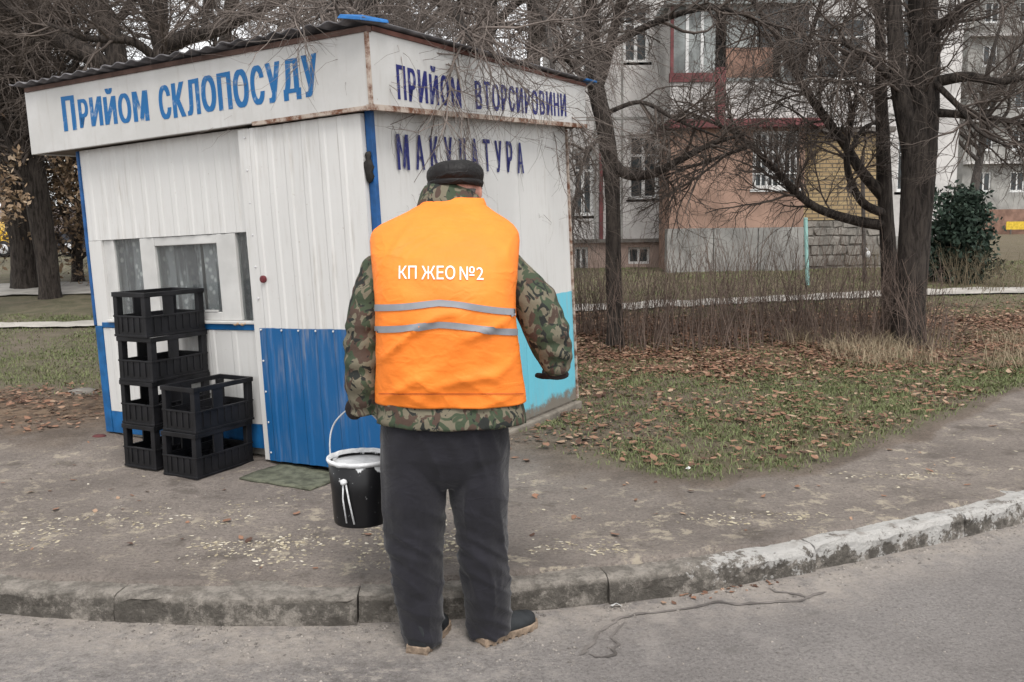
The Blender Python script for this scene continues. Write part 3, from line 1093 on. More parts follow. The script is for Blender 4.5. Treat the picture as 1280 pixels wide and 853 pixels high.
person = thing('person', 'person in orange vest and camouflage jacket seen from behind, carrying a bucket', 'person', (-.2, 3.3, -.13))
PO = Vector((-.2, 3.3, -.13))


def ell(pxl, pxr, py, Y, ry, n=40, ex=2.4, inset=0.0, tiltz=0.0):
    a, b = W(pxl, py, Y), W(pxr, py, Y)
    c = (a + b) / 2; rx = (b - a).length / 2 - inset; ry = ry - inset
    out = []
    for k in range(n):
        t = 2 * math.pi * k / n
        cx_, sy_ = math.cos(t), math.sin(t)
        x = math.copysign(abs(cx_) ** (2 / ex), cx_) * rx; y = math.copysign(abs(sy_) ** (2 / ex), sy_) * ry
        out.append(c + Vector((x, y, tiltz * y + (b.z - a.z) / 2 * (x / max(rx, 1e-6)))) - PO)
    return out


# vest outline in the photograph, ring by ring from hem to collar
VR = [(500, 470, 658, 3.336, 0.168), (485, 470, 656, 3.332, 0.174), (455, 471, 652, 3.320, 0.18), (425, 471, 648, 3.311, 0.184), (395, 470, 645, 3.311, 0.187), (365, 469, 645, 3.322, 0.187), (340, 467, 647, 3.347, 0.182), (318, 464, 649, 3.377, 0.172), (301, 463, 650, 3.410, 0.16), (293, 464.5, 649, 3.429, 0.153), (287, 468, 646.5, 3.445, 0.147), (281, 476, 642, 3.462, 0.14), (275, 488, 635, 3.480, 0.132), (265, 509, 619, 3.504, 0.116), (257, 524, 608, 3.520, 0.1), (248, 528, 605, 3.535, 0.088)]


def interp_rows(R, k):
    out = []
    R = np.array(R, float)
    t = np.linspace(0, len(R) - 1, k)
    for q in t:
        out.append([np.interp(q, range(len(R)), R[:, c]) for c in range(R.shape[1])])
    return out


def fold(p):
    """soft cloth folds: diagonal drapes from the shoulders, a sag over the waist"""
    x, z = p.x, p.z
    d = .006 * mnoise.noise(Vector((x * 7 + z * 6, z * 2.6, p.y * 4)))
    rdg = 1 - abs(mnoise.noise(Vector((x * 5.5 - z * 6.5, z * 2.2 + x * 1.5, 3 + p.y * 3)))) * 2.2
    d += .019 * max(0, rdg) ** 4
    rdg = 1 - abs(mnoise.noise(Vector((x * 6 + z * 9, z * 3.0, 13 + p.y * 3)))) * 2.4
    d += .008 * max(0, rdg) ** 3 * min(1, max(0, (1.25 - z) / .3))
    d += .005 * mnoise.noise(Vector((x * 2.2, z * 7 + x * 4, 8)))
    edge = min(1, max(.12, (.262 - abs(x - PXC)) / .10))      # the side seams lie flatter
    return (d - .008) * edge * min(1, .15 + max(0, (z - .80)) * 5) * min(1, .1 + max(0, 1.60 - z) * 7)


PXC = ((W(470, 400, 3.31) + W(647, 400, 3.31)) / 2 - PO).x
NV = 120
vr = [ell(r[1], r[2], r[0], r[3], r[4], NV, 2.5) for r in interp_rows(VR, 110)]
# hem a little lower, closed at the neck opening only by the collar
mb = MB().rings(vr, caps=False)
vm = mb.mesh('vest')
displace(vm, fold)
vest = link('vest', vm, M['vest'], person, True)
so = vest.modifiers.new('th', 'SOLIDIFY'); so.thickness = .004; so.offset = -1
vest['label'] = 'orange sleeveless safety vest with two reflective bands'
bv = BVHTree.FromPolygons([v.co.copy() for v in vm.vertices], [tuple(p.vertices) for p in vm.polygons])


def on_vest(px, py, lift):
    o = Vector((0, 0, HC)) - PO
    d = ray(px, py).normalized()
    h, nrm, i, ds = bv.ray_cast(o, d)
    if h is None:
        h, nrm, i, ds = bv.find_nearest(W(px, py, 3.2) - PO)
    if nrm.dot(d) > 0: nrm = -nrm
    return h + nrm * lift


# reflective bands go round the vest
def band(row_l, row_m, row_r, hpx):
    V_, F_ = [], []
    n = 60
    for i in range(n + 1):
        t = i / n
        px = 469.5 + (646.0 - 469.5) * t
        py = np.interp(t, [0, .45, 1], [row_l, row_m, row_r]) + 1.2 * math.sin(t * 9)
        for s_ in (0, .33, .67, 1):
            V_.append(on_vest(px, py + hpx * (s_ - .5), .0045))
    for i in range(n):
        for j in range(3):
            a = i * 4 + j
            F_.append((a, a + 4, a + 5, a + 1))
    return MB().add(V_, F_).build('reflective_band', M['tape'], vest, True)


band(385, 380, 390, 8.4)
band(412, 407, 415, 8.4)
# hem seam
V_, F_ = [], []
for i in range(61):
    px = 474 + (654 - 474) * i / 60
    for d_ in (0, 1.6):
        V_.append(on_vest(px, 491.5 + d_, .003))
for i in range(60):
    a = 2 * i
    F_.append((a, a + 2, a + 3, a + 1))
MB().add(V_, F_).build('hem_seam', simple('seam_orange', (.45, .10, .02), .8), vest)
# printed words
def vest_word(txt, x0, x1, y0, y1):
    me, co = text_mesh(txt, .0 if '2' in txt else .006)
    # refine so the word follows the cloth
    bm = bmesh.new(); bm.from_mesh(me)
    bmesh.ops.triangulate(bm, faces=bm.faces[:])
    bmesh.ops.subdivide_edges(bm, edges=bm.edges[:], cuts=1)
    bm.to_mesh(me); bm.free()
    co = np.empty(len(me.vertices) * 3, np.float32); me.vertices.foreach_get('co', co); co = co.reshape(-1, 3)
    u = (co[:, 0] - co[:, 0].min()) / np.ptp(co[:, 0]); v = (co[:, 1] - co[:, 1].min()) / np.ptp(co[:, 1])
    P_ = np.array([on_vest(x0 + (x1 - x0) * a, y1 + (y0 - y1) * b, .004) for a, b in zip(u, v)], np.float32)
    me.vertices.foreach_set('co', P_.ravel()); me.update(); me.materials.clear(); me.name = 'lettering'
    link('lettering', me, M['print'], vest)
vest_word('КП', 499, 521, 333, 349)
vest_word('ЖЕО', 527, 569, 333, 350)
vest_word('№2', 574.5, 604, 334, 350.5)


def limb(path, n=20):
    """path: (px, py, Y, r_x, r_y) -> rings square to the path, local to the person"""
    P_ = [W(a, b, y) - PO for a, b, y, *_ in path]
    R_ = []
    # smooth
    tt = np.linspace(0, len(P_) - 1, (len(P_) - 1) * 6 + 1)
    pts, rx, ry = [], [], []
    for t in tt:
        i = min(int(t), len(P_) - 2); f = t - i
        p0, p1, p2, p3 = P_[max(i - 1, 0)], P_[i], P_[i + 1], P_[min(i + 2, len(P_) - 1)]
        pts.append(.5 * ((2 * p1) + (p2 - p0) * f + (2 * p0 - 5 * p1 + 4 * p2 - p3) * f * f + (3 * p1 - p0 - 3 * p2 + p3) * f ** 3))
        rx.append(path[i][3] * (1 - f) + path[i + 1][3] * f); ry.append(path[i][4] * (1 - f) + path[i + 1][4] * f)
    for i, p in enumerate(pts):
        tg = (pts[min(i + 1, len(pts) - 1)] - pts[max(i - 1, 0)]).normalized()
        sx = Vector((0, 1, 0)).cross(tg)
        sx = sx.normalized() if sx.length > .05 else Vector((1, 0, 0))
        if sx.x < 0: sx = -sx
        sy = tg.cross(sx).normalized()
        R_.append([p + sx * math.cos(2 * math.pi * k / n) * rx[i] + sy * math.sin(2 * math.pi * k / n) * ry[i] for k in range(n)])
    return R_


armL = [(508, 325, 3.45, .055, .07), (480, 338, 3.435, .078, .085), (463, 375, 3.40, .073, .085), (456, 425, 3.37, .070, .082), (454, 470, 3.355, .066, .075), (455, 517, 3.365, .055, .062)]
armR = [(606, 325, 3.45, .055, .07), (632, 338, 3.435, .078, .085), (661, 372, 3.40, .084, .088), (680, 405, 3.38, .086, .088), (690, 436, 3.385, .074, .076), (697, 464, 3.40, .046, .055)]
# jacket: trunk under the vest + skirt + sleeves + collar, grown together
JR = [(527, 470, 658, 3.325, .172), (513, 471, 657, 3.328, .168)] + [(503, 473, 655, 3.33, .156), (490, 476, 652, 3.33, .145)] + [(r[0], r[1] + 8, r[2] - 8, r[3] + .01, r[4] - .042) for r in VR[2:]]
mb = MB().rings([ell(r[1], r[2], r[0], r[3], r[4], 48, 2.5) for r in interp_rows(JR, 40)])
mb.rings(limb(armL)); mb.rings(limb(armR))
CR = [(262, 520, 612, 3.53, .10), (250, 523, 609, 3.54, .094), (240, 526, 604, 3.552, .088), (231, 531, 597, 3.565, .080)]
def tilt_ring(r, k):
    a = ell(r[1], r[2], r[0], r[3], r[4], 40, 2.1)
    return [p + Vector((0, 0, -.045 * max(0, (p.x - (W(565, 240, 3.54) - PO).x)) / .11 - .22 * (p.y - (W(565, 240, 3.54) - PO).y))) for p in a]
mb.rings([tilt_ring(r, i) for i, r in enumerate(CR)])
jm = remesh(mb, .008, 3)
def jfold(p):
    side = min(1, max(0, (abs(p.x - .06) - .22) / .05))       # stronger on the sleeves
    d = .007 * mnoise.noise(Vector((p.x * 10, p.y * 10, p.z * 10)))
    d += side * .014 * mnoise.noise(Vector((p.x * 7 + p.z * 9, p.y * 9, p.z * 22)))
    return d
displace(jm, jfold)
jacket = link('jacket', jm, M['camo'], person, True)
jacket['label'] = 'quilted camouflage jacket'
V_ = [W(471 + (657 - 471) * i / 50, 526 + 1.2 * math.sin(i * .7), 3.30) - PO for i in range(51)]

# trousers
legL = [(517, 512, 3.33, .118, .125), (515, 560, 3.315, .114, .12), (517, 610, 3.30, .117, .115), (517, 660, 3.29, .106, .105), (520, 710, 3.28, .094, .10), (525, 755, 3.27, .084, .095), (529, 785, 3.26, .070, .085), (529, 803, 3.255, .060, .078)]
legR = [(595, 512, 3.33, .118, .125), (597, 560, 3.325, .114, .12), (598, 610, 3.32, .107, .115), (603, 660, 3.315, .092, .105), (606, 710, 3.315, .087, .10), (610, 750, 3.315, .083, .095), (612, 779, 3.315, .080, .09), (613, 789, 3.315, .076, .088)]
mb = MB().rings([ell(480, 634, 500, 3.33, .15, 40, 2.3), ell(478, 634, 535, 3.325, .15, 40, 2.4), ell(479, 634, 566, 3.32, .14, 40, 2.5), ell(492, 622, 592, 3.315, .11, 40, 2.5), ell(535, 588, 606, 3.31, .07, 40, 2.2)])
mb.rings(limb(legL, 28)); mb.rings(limb(legR, 28))
tm = remesh(mb, .0075, 4)
def tfold(p):
    low = min(1, max(0, (.50 - p.z) / .45))
    knee = math.exp(-((p.z - .42) / .12) ** 2)
    d = .006 * mnoise.noise(Vector((p.x * 12, p.y * 10, p.z * 5)))
    rdg = 1 - abs(mnoise.noise(Vector((p.x * 4, p.y * 4, p.z * 15 + p.x * 9 + p.y * 5)))) * 2.5
    d += (.010 * low + .006 * knee) * max(0, rdg) ** 2
    rdg = 1 - abs(mnoise.noise(Vector((p.x * 11, p.y * 7, p.z * 3.5 + p.x * 6)))) * 2.5
    d += .008 * max(0, rdg) ** 2
    d += (.009 * low + .006 * knee) * mnoise.noise(Vector((p.x * 6 + 4, p.y * 6, p.z * 26 + p.x * 14)))
    d += .004 * mnoise.noise(Vector((p.x * 22, p.y * 8, p.z * 9)))
    return d
displace(tm, tfold)
link('trousers', tm, M['trouser'], person, True)


# shoes
def shoe(heel, toe, zg):
    h = Vector(heel); t = Vector(toe)
    f = (t - h); Ln = f.length; f.normalize(); s = Vector((-f.y, f.x, 0))
    def sec(u, wd, z, n=24):
        return None
    prof = [(.0, .034, .095), (.06, .041, .105), (.16, .043, .10), (.30, .040, .085), (.45, .044, .066), (.62, .050, .055), (.80, .050, .047), (.93, .038, .038), (1.0, .014, .026)]
    R_ = []
    for u, wd, ht in prof:
        c = h + f * (u * Ln)
        R_.append([c + s * (wd * math.cos(a)) + Vector((0, 0, zg + .022 + max(0, math.sin(a)) * ht + min(0, math.sin(a)) * .004)) - PO for a in [2 * math.pi * k / 24 for k in range(24)]])
    mb = MB().rings(R_)
    up = link('shoe', remesh(mb, .006, 2), M['shoe'], person, True)
    up['label'] = 'black shoe with tan sole'
    mb = MB()
    lo, hi = [], []
    for side in (1, -1):
        for u, wd, ht in (prof if side == 1 else prof[::-1]):
            c = h + f * (u * Ln + (.006 if u > .9 else -.006 if u < .05 else 0))
            q = c + s * (side * (wd + .005))
            lo.append(q + Vector((0, 0, zg + .002)) - PO); hi.append(q + Vector((0, 0, zg + .026)) - PO)
    mb.rings([lo, hi])
    mb.build('sole', M['sole'], up, bevel=.003)
    # heel block and tread lugs
    for k in range(9):
        u = .02 + k * .11
        c = h + f * (u * Ln)
        wd = np.interp(u, [q[0] for q in prof], [q[1] for q in prof]) + .006
        m2 = MB()
        a, b = c - f * .008, c + f * .008
        m2.hexa([a - s * wd - PO + Vector((0, 0, zg - .004)), b - s * wd - PO + Vector((0, 0, zg - .004)), b + s * wd - PO + Vector((0, 0, zg - .004)), a + s * wd - PO + Vector((0, 0, zg - .004)),
                 a - s * wd - PO + Vector((0, 0, zg + .012)), b - s * wd - PO + Vector((0, 0, zg + .012)), b + s * wd - PO + Vector((0, 0, zg + .012)), a + s * wd - PO + Vector((0, 0, zg + .012))])
        m2.build('tread', M['sole'], up)


hx, hy = RP(521, 819)
tx, ty = RP(552, 779)
shoe((hx, hy, 0), (hx + .075, hy + .25, 0), road_z(hx, hy) + .003)
hx, hy = RP(600, 806)
shoe((hx, hy, 0), (hx + .205, hy + .165, 0), road_z(hx, hy) + .003)

# body: head, neck, trunk, arms and legs as one surface inside the clothes
hc_ = W(570, 237, 3.58) - PO        # head centre
mb = MB()
def ball(c, rx, ry, rz, n=20, m=12):
    R_ = []
    for j in range(1, m):
        ph = math.pi * j / m
        R_.append([c + Vector((rx * math.sin(ph) * math.cos(2 * math.pi * k / n), ry * math.sin(ph) * math.sin(2 * math.pi * k / n), -rz * math.cos(ph))) for k in range(n)])
    mb.rings(R_)
ball(hc_ + Vector((0, -.005, -.004)), .080, .098, .090)          # skull
ball(hc_ + Vector((0, .035, -.06)), .058, .062, .066)           # jaw
ball(hc_ + Vector((0, .104, -.025)), .013, .020, .026)          # nose
ball(hc_ + Vector((0, .085, -.105)), .026, .020, .020)          # chin
ball(hc_ + Vector((0, .088, .020)), .052, .016, .012)           # brow
ball(hc_ + Vector((0, .094, -.068)), .024, .012, .010)          # lips
for sx in (-1, 1):
    ball(hc_ + Vector((sx * .088, -.010, -.012)), .014, .024, .034)   # ears
    ball(hc_ + Vector((sx * .045, .07, -.03)), .022, .022, .022)     # cheeks
mb.tube([hc_ + Vector((0, -.01, -.05)), hc_ + Vector((0, -.03, -.13)), W(566, 275, 3.49) - PO], [.055, .060, .085], 16)
mb.rings([ell(r[1] + 34, r[2] - 34, r[0], r[3], r[4] - .06, 24, 2.2) for r in interp_rows(VR[:-3], 16)])
for path, k in ((armL, .55), (armR, .55), (legL, .62), (legR, .62)):
    mb.rings(limb([(a, b, y, rx * k, ry * k) for a, b, y, rx, ry in path], 14))
mb.rings([ell(495, 620, 480, 3.32, .11, 24), ell(492, 622, 560, 3.32, .10, 24)])
link('body', remesh(mb, .0075, 2), M['skin'], person, True)
for sx in (-1, 1):
    e = MB().lathe([(.001, -.011), (.008, -.008), (.011, 0), (.008, .008), (.001, .011)], 10).build('eye', simple('eye_white', (.6, .58, .55), .3), person, True)
    e.location = hc_ + Vector((sx * .032, .083, .002))
# hair fringe round the nape
mb = MB()
R_ = []
for z, r1, r2 in ((-.062, .064, .07), (-.03, .079, .09), (.0, .084, .098)):
    R_.append([hc_ + Vector((r1 * math.cos(a), -.004 + r2 * math.sin(a), z)) for a in np.linspace(math.pi * 1.04, math.pi * 1.96, 24)])
V_, F_ = [], []
for r in R_: V_ += r
for j in range(2):
    for i in range(23):
        F_.append((j * 24 + i, j * 24 + i + 1, j * 24 + 25 + i, j * 24 + 24 + i))
h_ = mb.add(V_, F_).build('hair', M['hair'], person, True)
so = h_.modifiers.new('t', 'SOLIDIFY'); so.thickness = .006

# cap: soft dark crown with a turned band and a peak in front
ct = hc_ + Vector((-.002, -.004, .0))
def capring(r1, r2, z, dz=0.0, n=36):
    return [ct + Vector((r1 * math.cos(t), r2 * math.sin(t), z + .03 * r1 * math.cos(t) + dz * math.sin(t))) for t in [2 * math.pi * k / n for k in range(n)]]
mb = MB().rings([capring(.094, .106, .010, -.010), capring(.104, .117, .018, -.010), capring(.109, .123, .036, -.006), capring(.112, .127, .054, .008), capring(.110, .125, .072), capring(.099, .113, .089), capring(.077, .09, .101), capring(.045, .055, .108), capring(.01, .012, .111)])
capm = remesh(mb, .005, 3)
displace(capm, lambda p: .004 * mnoise.noise(p * 16))
cap = link('cap', capm, M['cap'], person, True)
mb = MB().rings([capring(.096, .109, .004, -.010), capring(.106, .119, .006, -.010), capring(.110, .123, .020, -.010), capring(.108, .121, .028, -.010), capring(.098, .110, .028, -.010)], caps=False)
link('cap_band', mb.mesh('cap_band'), M['cap'], cap, True)
V_ = []
for r, z in ((.0, .0), (.05, -.012)):
    V_ += [ct + Vector(((.095 + r * .25) * math.cos(t), (.108 + r * 1.15) * math.sin(t), .012 + z)) for t in np.linspace(.35, math.pi - .35, 16)]
F_ = [(i, i + 1, i + 17, i + 16) for i in range(15)]
pk = MB().add(V_, F_).build('peak', M['cap'], cap, True)
so = pk.modifiers.new('t', 'SOLIDIFY'); so.thickness = .005


# gloves
def chain(mb, pts, rs, n=10):
    mb.tube(pts, rs, n)
    e = Vector(pts[-1]); d = (e - Vector(pts[-2])).normalized()
    mb.tube([e, e + d * rs[-1] * .6, e + d * rs[-1] * .95], [rs[-1], rs[-1] * .75, rs[-1] * .25], n)
# right hand: held out flat, palm down, fingers forward
wr = W(696, 463, 3.41) - PO
wp = Vector((.0, .0, -.022))
mb = MB()
pm = wr + wp
mb.rings([[pm + Vector((x * wd, y0, z0 + z * th)) for x, z in [(math.cos(2 * math.pi * k / 16), math.sin(2 * math.pi * k / 16)) for k in range(16)]] for (y0, wd, th, z0) in ((-.035, .034, .018, .010), (0, .046, .018, .002), (.05, .050, .016, 0), (.085, .046, .013, .0))])
for q, (x, ln) in enumerate(((-.037, .075), (-.013, .088), (.012, .082), (.036, .064))):
    b = pm + Vector((x, .08, 0))
    chain(mb, [b - Vector((0, .03, 0)), b, b + Vector((x * .12, ln * .45, .004)), b + Vector((x * .18, ln * .78, -.004)), b + Vector((x * .2, ln, -.014))], [.011, .0105, .010, .009, .008])
chain(mb, [pm + Vector((-.03, .0, 0)), pm + Vector((-.056, .026, -.004)), pm + Vector((-.070, .055, -.006)), pm + Vector((-.074, .08, -.010))], [.014, .0125, .011, .009])
mb.tube([wr + Vector((0, -.004, .03)), wr + Vector((0, 0, .0)), pm], [.034, .034, .026], 14)
link('glove', remesh(mb, .004, 2), M['glove'], person, True)
# left hand: fist closed round the pail handle, forward of the cuff
GRIP = W(446, 513, 3.47)
gp = GRIP - PO
mb = MB()
ball(gp + Vector((-.004, -.030, .012)), .036, .026, .044)
wl = W(454, 500, 3.39) - PO
mb.tube([wl, gp + Vector((0, -.02, .02))], [.034, .032], 14)
for q in range(4):
    x = -.033 + q * .022
    R0 = .021 + (.002 if q in (1, 2) else 0)
    arc = [gp + Vector((x, -R0 * math.cos(a), R0 * math.sin(a) * .9)) for a in np.linspace(.2, 4.1, 8)]
    chain(mb, arc, [.0105, .0105, .010, .010, .0095, .009, .009, .0085])
chain(mb, [gp + Vector((.03, -.028, .01)), gp + Vector((.030, -.004, .026)), gp + Vector((.012, .018, .026)), gp + Vector((-.008, .026, .018))], [.013, .012, .011, .009])
link('glove', remesh(mb, .004, 2), M['glove'], person, True)

# ------------------------------------------------------------------ the pail
bt = W(450, 571, 3.47)
pail = thing('paint_pail', 'black metal pail with white paint round its rim, hanging from a gloved hand', 'pail', (bt.x, bt.y, bt.z - .255))
RT, RB, HT = .124, .105, .255
mb = MB()
prof = [(RB - .004, .012), (RB - .004, .004), (RB, 0), (RB + .003, .004), (RB + .004, .012), (RB + (RT - RB) * .5, HT * .5), (RT, HT - .01), (RT - .004, HT - .008), (RB + (RT - RB) * .5 - .004, HT * .5), (RB - .002, .016), (.002, .014)]
mb.lathe(prof, 40)
def pail_mat():
    n = NT('pail_enamel')
    z = n.axis(n.obj, 2)
    drip = n.noise(15, 4, .6, n.mapping(n.obj, (1, 1, .12)))
    f = n.math('ADD', n.math('MULTIPLY', drip, .34), n.ramp(z, .12, .255, -.14, .075))
    pm_ = n.ramp(f, .25, .262)
    c = n.mix(pm_, (.007, .007, .008), (.50, .51, .52))
    c = n.mix(n.ramp(n.noise(45, 3, .6, n.obj), .68, .72), c, (.45, .46, .47))
    return n.done(c, .35)
mb.build('bucket_body', pail_mat(), pail, True)
white = simple('white_paint_skin', (.62, .63, .64), .5, .15, 30, 60, .6, .01)
mb = MB()
R_ = []
for r, z in ((RT - .006, HT - .012), (RT + .002, HT - .014), (RT + .007, HT - .004), (RT + .004, HT + .004), (RT - .004, HT + .003)):
    R_.append([(r * math.cos(t) * (1 + .012 * mnoise.noise(Vector((math.cos(t) * 3, math.sin(t) * 3, z * 9)))), r * math.sin(t), z + .003 * mnoise.noise(Vector((math.cos(t) * 5, math.sin(t) * 5, 1)))) for t in [2 * math.pi * k / 48 for k in range(48)]])
R_.append(R_[0])
mb.rings(R_, caps=False)
mb.build('rim', white, pail, True)
MB().lathe([(RT - .006, HT - .030), (RT - .006, HT - .022), (.05, HT - .020), (.002, HT - .021)], 32).build('paint', white, pail, True)
# bail: wire arch up to the hand
PL = Vector((bt.x, bt.y, bt.z - .255))
gl = GRIP - PL
yawb = .35
ax_ = Vector((math.cos(yawb), -math.sin(yawb), 0))
eL, eR = -ax_ * (RT + .008) + Vector((0, 0, HT - .03)), ax_ * (RT + .008) + Vector((0, 0, HT - .03))
top = Vector(gl)
pts = []
for t in np.linspace(0, 1, 13):
    a = eL.lerp(Vector((top.x - .045, top.y, top.z - .004)), t)
    pts.append(a + (-ax_ * .035 + Vector((0, 0, .03))) * math.sin(math.pi * t) * .8)
for t in np.linspace(0, 1, 13):
    a = Vector((top.x + .045, top.y, top.z - .004)).lerp(eR, t)
    pts.append(a + (ax_ * .035 + Vector((0, 0, .03))) * math.sin(math.pi * t) * .8)
MB().tube(pts, .0032, 8).build('bail', M['bare_steel'], pail, True)
for e in (eL, eR):
    lg = MB().lathe([(.002, -.006), (.014, -.006), (.014, .004), (.006, .008), (.001, .008)], 12).build('lug', white, pail, True)
    lg.location = e - Vector((0, 0, .004)); lg.rotation_euler = (rad(90), 0, math.atan2(e.y, e.x) + rad(90))
# bent white wire tool hooked on the front
fy = Vector((-.035, -math.sqrt(max(0, RT ** 2 - .035 ** 2)) - .008, HT))
pts = [Vector((-.062, -.110, .188)), Vector((-.046, -.121, .196)), Vector((-.036, -.124, .180)), Vector((-.026, -.120, .110)), Vector((-.010, -.119, .022))]
MB().tube(pts, .0035, 8).build('hook_wire', white, pail, True)
pts = [Vector((-.046, -.122, .190)), Vector((-.050, -.118, .120)), Vector((-.040, -.113, .025))]
MB().tube(pts, .003, 8).build('hook_wire', white, pail, True)
MB().lathe([(.002, -.012), (.012, -.008), (.014, 0), (.010, .008), (.002, .012)], 10, (-.044, -.122, .188)).build('hook_knob', white, pail, True)
# ------------------------------------------------------------------ buildings
M['panel_white'] = simple('panel_white', (.47, .455, .44), .9, .22, 1.3, 20, .3, .02, world=True)
M['panel_grey'] = simple('panel_grey', (.25, .245, .23), .9, .25, 1.2, 20, .3, .02, world=True)
M['plaster_orange'] = simple('plaster_orange', (.29, .19, .145), .9, .22, 1.5, 20, .3, .02, world=True)
M['plaster_pink'] = simple('plaster_pink', (.30, .225, .19), .9, .2, 2, 20, .3, .02, world=True)
M['red_trim'] = simple('red_trim', (.15, .05, .052), .7, .35, 3, world=True)
M['white_frame'] = simple('white_frame', (.60, .60, .59), .5, .1, 5, world=True)
M['far_glass'] = simple('far_glass', (.035, .042, .045), .15, .5, 1.2, world=True)
M['grey_board'] = simple('grey_board', (.22, .235, .23), .5, .5, 1.6, world=True)
M['brown_board'] = simple('brown_board', (.20, .12, .09), .8, .3, 2, world=True)
M['stone'] = simple('rubble_stone', (.20, .185, .165), .95, .3, 3, 14, .6, .03, world=True)
M['mortar'] = simple('mortar', (.15, .14, .125), .95, .2, 5, world=True)
M['concrete_dark'] = simple('concrete_dark', (.12, .11, .10), .95, .3, 3, world=True)


def brick_mat():
    n = NT('yellow_brick')
    b = n.t.nodes.new("ShaderNodeTexBrick")
    sep = n.t.nodes.new("ShaderNodeSeparateXYZ"); n.L(n.pos, sep.inputs[0])
    cmb = n.t.nodes.new("ShaderNodeCombineXYZ"); n.L(sep.outputs[0], cmb.inputs[0]); n.L(sep.outputs[2], cmb.inputs[1])
    n.L(cmb.outputs[0], b.inputs['Vector'])
    b.inputs['Scale'].default_value = 1.0
    b.inputs['Brick Width'].default_value = .26; b.inputs['Row Height'].default_value = .085
    b.inputs['Mortar Size'].default_value = .012
    b.inputs['Color1'].default_value = (.36, .27, .145, 1); b.inputs['Color2'].default_value = (.28, .20, .11, 1); b.inputs['Mortar'].default_value = (.13, .105, .075, 1)
    n.bump(b.outputs['Fac'], -.5, .02)
    return n.done(b.outputs['Color'], .9)


M['brick'] = brick_mat()
FY = 20.0


def rect(px0, py0, px1, py1, Y):
    """world x0,x1,z0,z1 of a picture rectangle on a wall at depth Y"""
    a, b = W(px0, (py0 + py1) / 2, Y), W(px1, (py0 + py1) / 2, Y)
    c, d = W((px0 + px1) / 2, py1, Y), W((px0 + px1) / 2, py0, Y)
    return a.x, b.x, c.z, d.z


def wall_with_holes(name, x0, x1, z0, z1, Y, th, holes, mat, parent):
    xs_ = sorted({x0, x1, *[h[0] for h in holes], *[h[1] for h in holes]})
    zs = sorted({z0, z1, *[h[2] for h in holes], *[h[3] for h in holes]})
    xs_ = [x for x in xs_ if x0 <= x <= x1]; zs = [z for z in zs if z0 <= z <= z1]
    mb = MB()
    for i in range(len(xs_) - 1):
        for j in range(len(zs) - 1):
            cx_, cz = (xs_[i] + xs_[i + 1]) / 2, (zs[j] + zs[j + 1]) / 2
            if any(h[0] < cx_ < h[1] and h[2] < cz < h[3] for h in holes): continue
            mb.box((xs_[i], Y, zs[j]), (xs_[i + 1], Y + th, zs[j + 1]))
    me = mb.mesh(name)
    bm = bmesh.new(); bm.from_mesh(me); bmesh.ops.remove_doubles(bm, verts=bm.verts[:], dist=.0005)
    seen = {}
    for f in bm.faces: seen.setdefault(tuple(sorted(v.index for v in f.verts)), []).append(f)
    bmesh.ops.delete(bm, geom=[f for l in seen.values() if len(l) > 1 for f in l], context='FACES_ONLY')
    bm.to_mesh(me); bm.free()
    return link(name, me, mat, parent)


def window(parent, x0, x1, z0, z1, Y, cols=2, fw=.06, bar=None, sill=True, curtain=False):
    f = MB()
    f.box((x0, Y, z0), (x0 + fw, Y + .06, z1)).box((x1 - fw, Y, z0), (x1, Y + .06, z1)).box((x0 + fw, Y, z1 - fw), (x1 - fw, Y + .06, z1)).box((x0 + fw, Y, z0), (x1 - fw, Y + .06, z0 + fw))
    w_ = f.build('window', M['white_frame'], parent)
    for k in range(1, cols):
        x = x0 + (x1 - x0) * k / cols
        MB().box((x - fw * .5, Y, z0 + fw), (x + fw * .5, Y + .05, z1 - fw)).build('mullion', M['white_frame'], w_)
    if bar:
        z = z0 + (z1 - z0) * bar
        for k in range(cols):
            a = x0 + (x1 - x0) * k / cols + fw * .5; b = x0 + (x1 - x0) * (k + 1) / cols - fw * .5
            MB().box((a + (fw * .5 if k == 0 else 0), Y + .004, z - fw * .4), (b - (fw * .5 if k == cols - 1 else 0), Y + .05, z + fw * .4)).build('glazing_bar', M['white_frame'], w_)
    for k in range(cols):
        a = x0 + (x1 - x0) * k / cols; b = x0 + (x1 - x0) * (k + 1) / cols
        MB().box((a + fw * .5, Y + .025, z0 + fw * .5), (b - fw * .5, Y + .03, z1 - fw * .5)).build('pane', M['far_glass'], w_)
        if curtain:
            MB().box((a + fw, Y + .10 + .01 * k, z0 + fw), (a + (b - a) * random.uniform(.35, .6), Y + .11 + .01 * k, z1 - fw)).build('curtain', M['panel_white'], w_)
    if sill:
        MB().box((x0 - .05, Y - .12, z0 - .06), (x1 + .05, Y + .05, z0 - .002)).build('sill', M['white_frame'], w_)
    return w_


GB = .45
flats = thing('apartment_block', 'white panel apartment block with orange plastered extension and yellow brick annexe', 'building', (7, FY, GB))
flats.location = (0, 0, 0)
wx0 = W(700, 200, FY).x; wx1 = W(1197, 200, FY).x
ztop = W(800, -560, FY).z
zbase = W(760, 300, FY).z
h1 = rect(786, 168, 824, 249, FY); h2 = rect(779, 6, 812, 78, FY); h3 = rect(716, 186, 742, 270, FY)
flo = 2.95
holes = [h1, h2, h3]
for k in (1, 2, 3):
    holes.append((h2[0], h2[1], h2[2] + flo * k, h2[3] + flo * k)); holes.append((h3[0], h3[1], h3[2] + flo * k, h3[3] + flo * k))
rx0, rx1, rz0, rz1 = rect(1122, 170, 1150, 240, FY)
for k in (0, 1, 2): holes.append((rx0, rx1, rz0 + flo * k, rz1 + flo * k))
ux0, ux1, uz0, uz1 = rect(1020, 20, 1085, 100, FY)
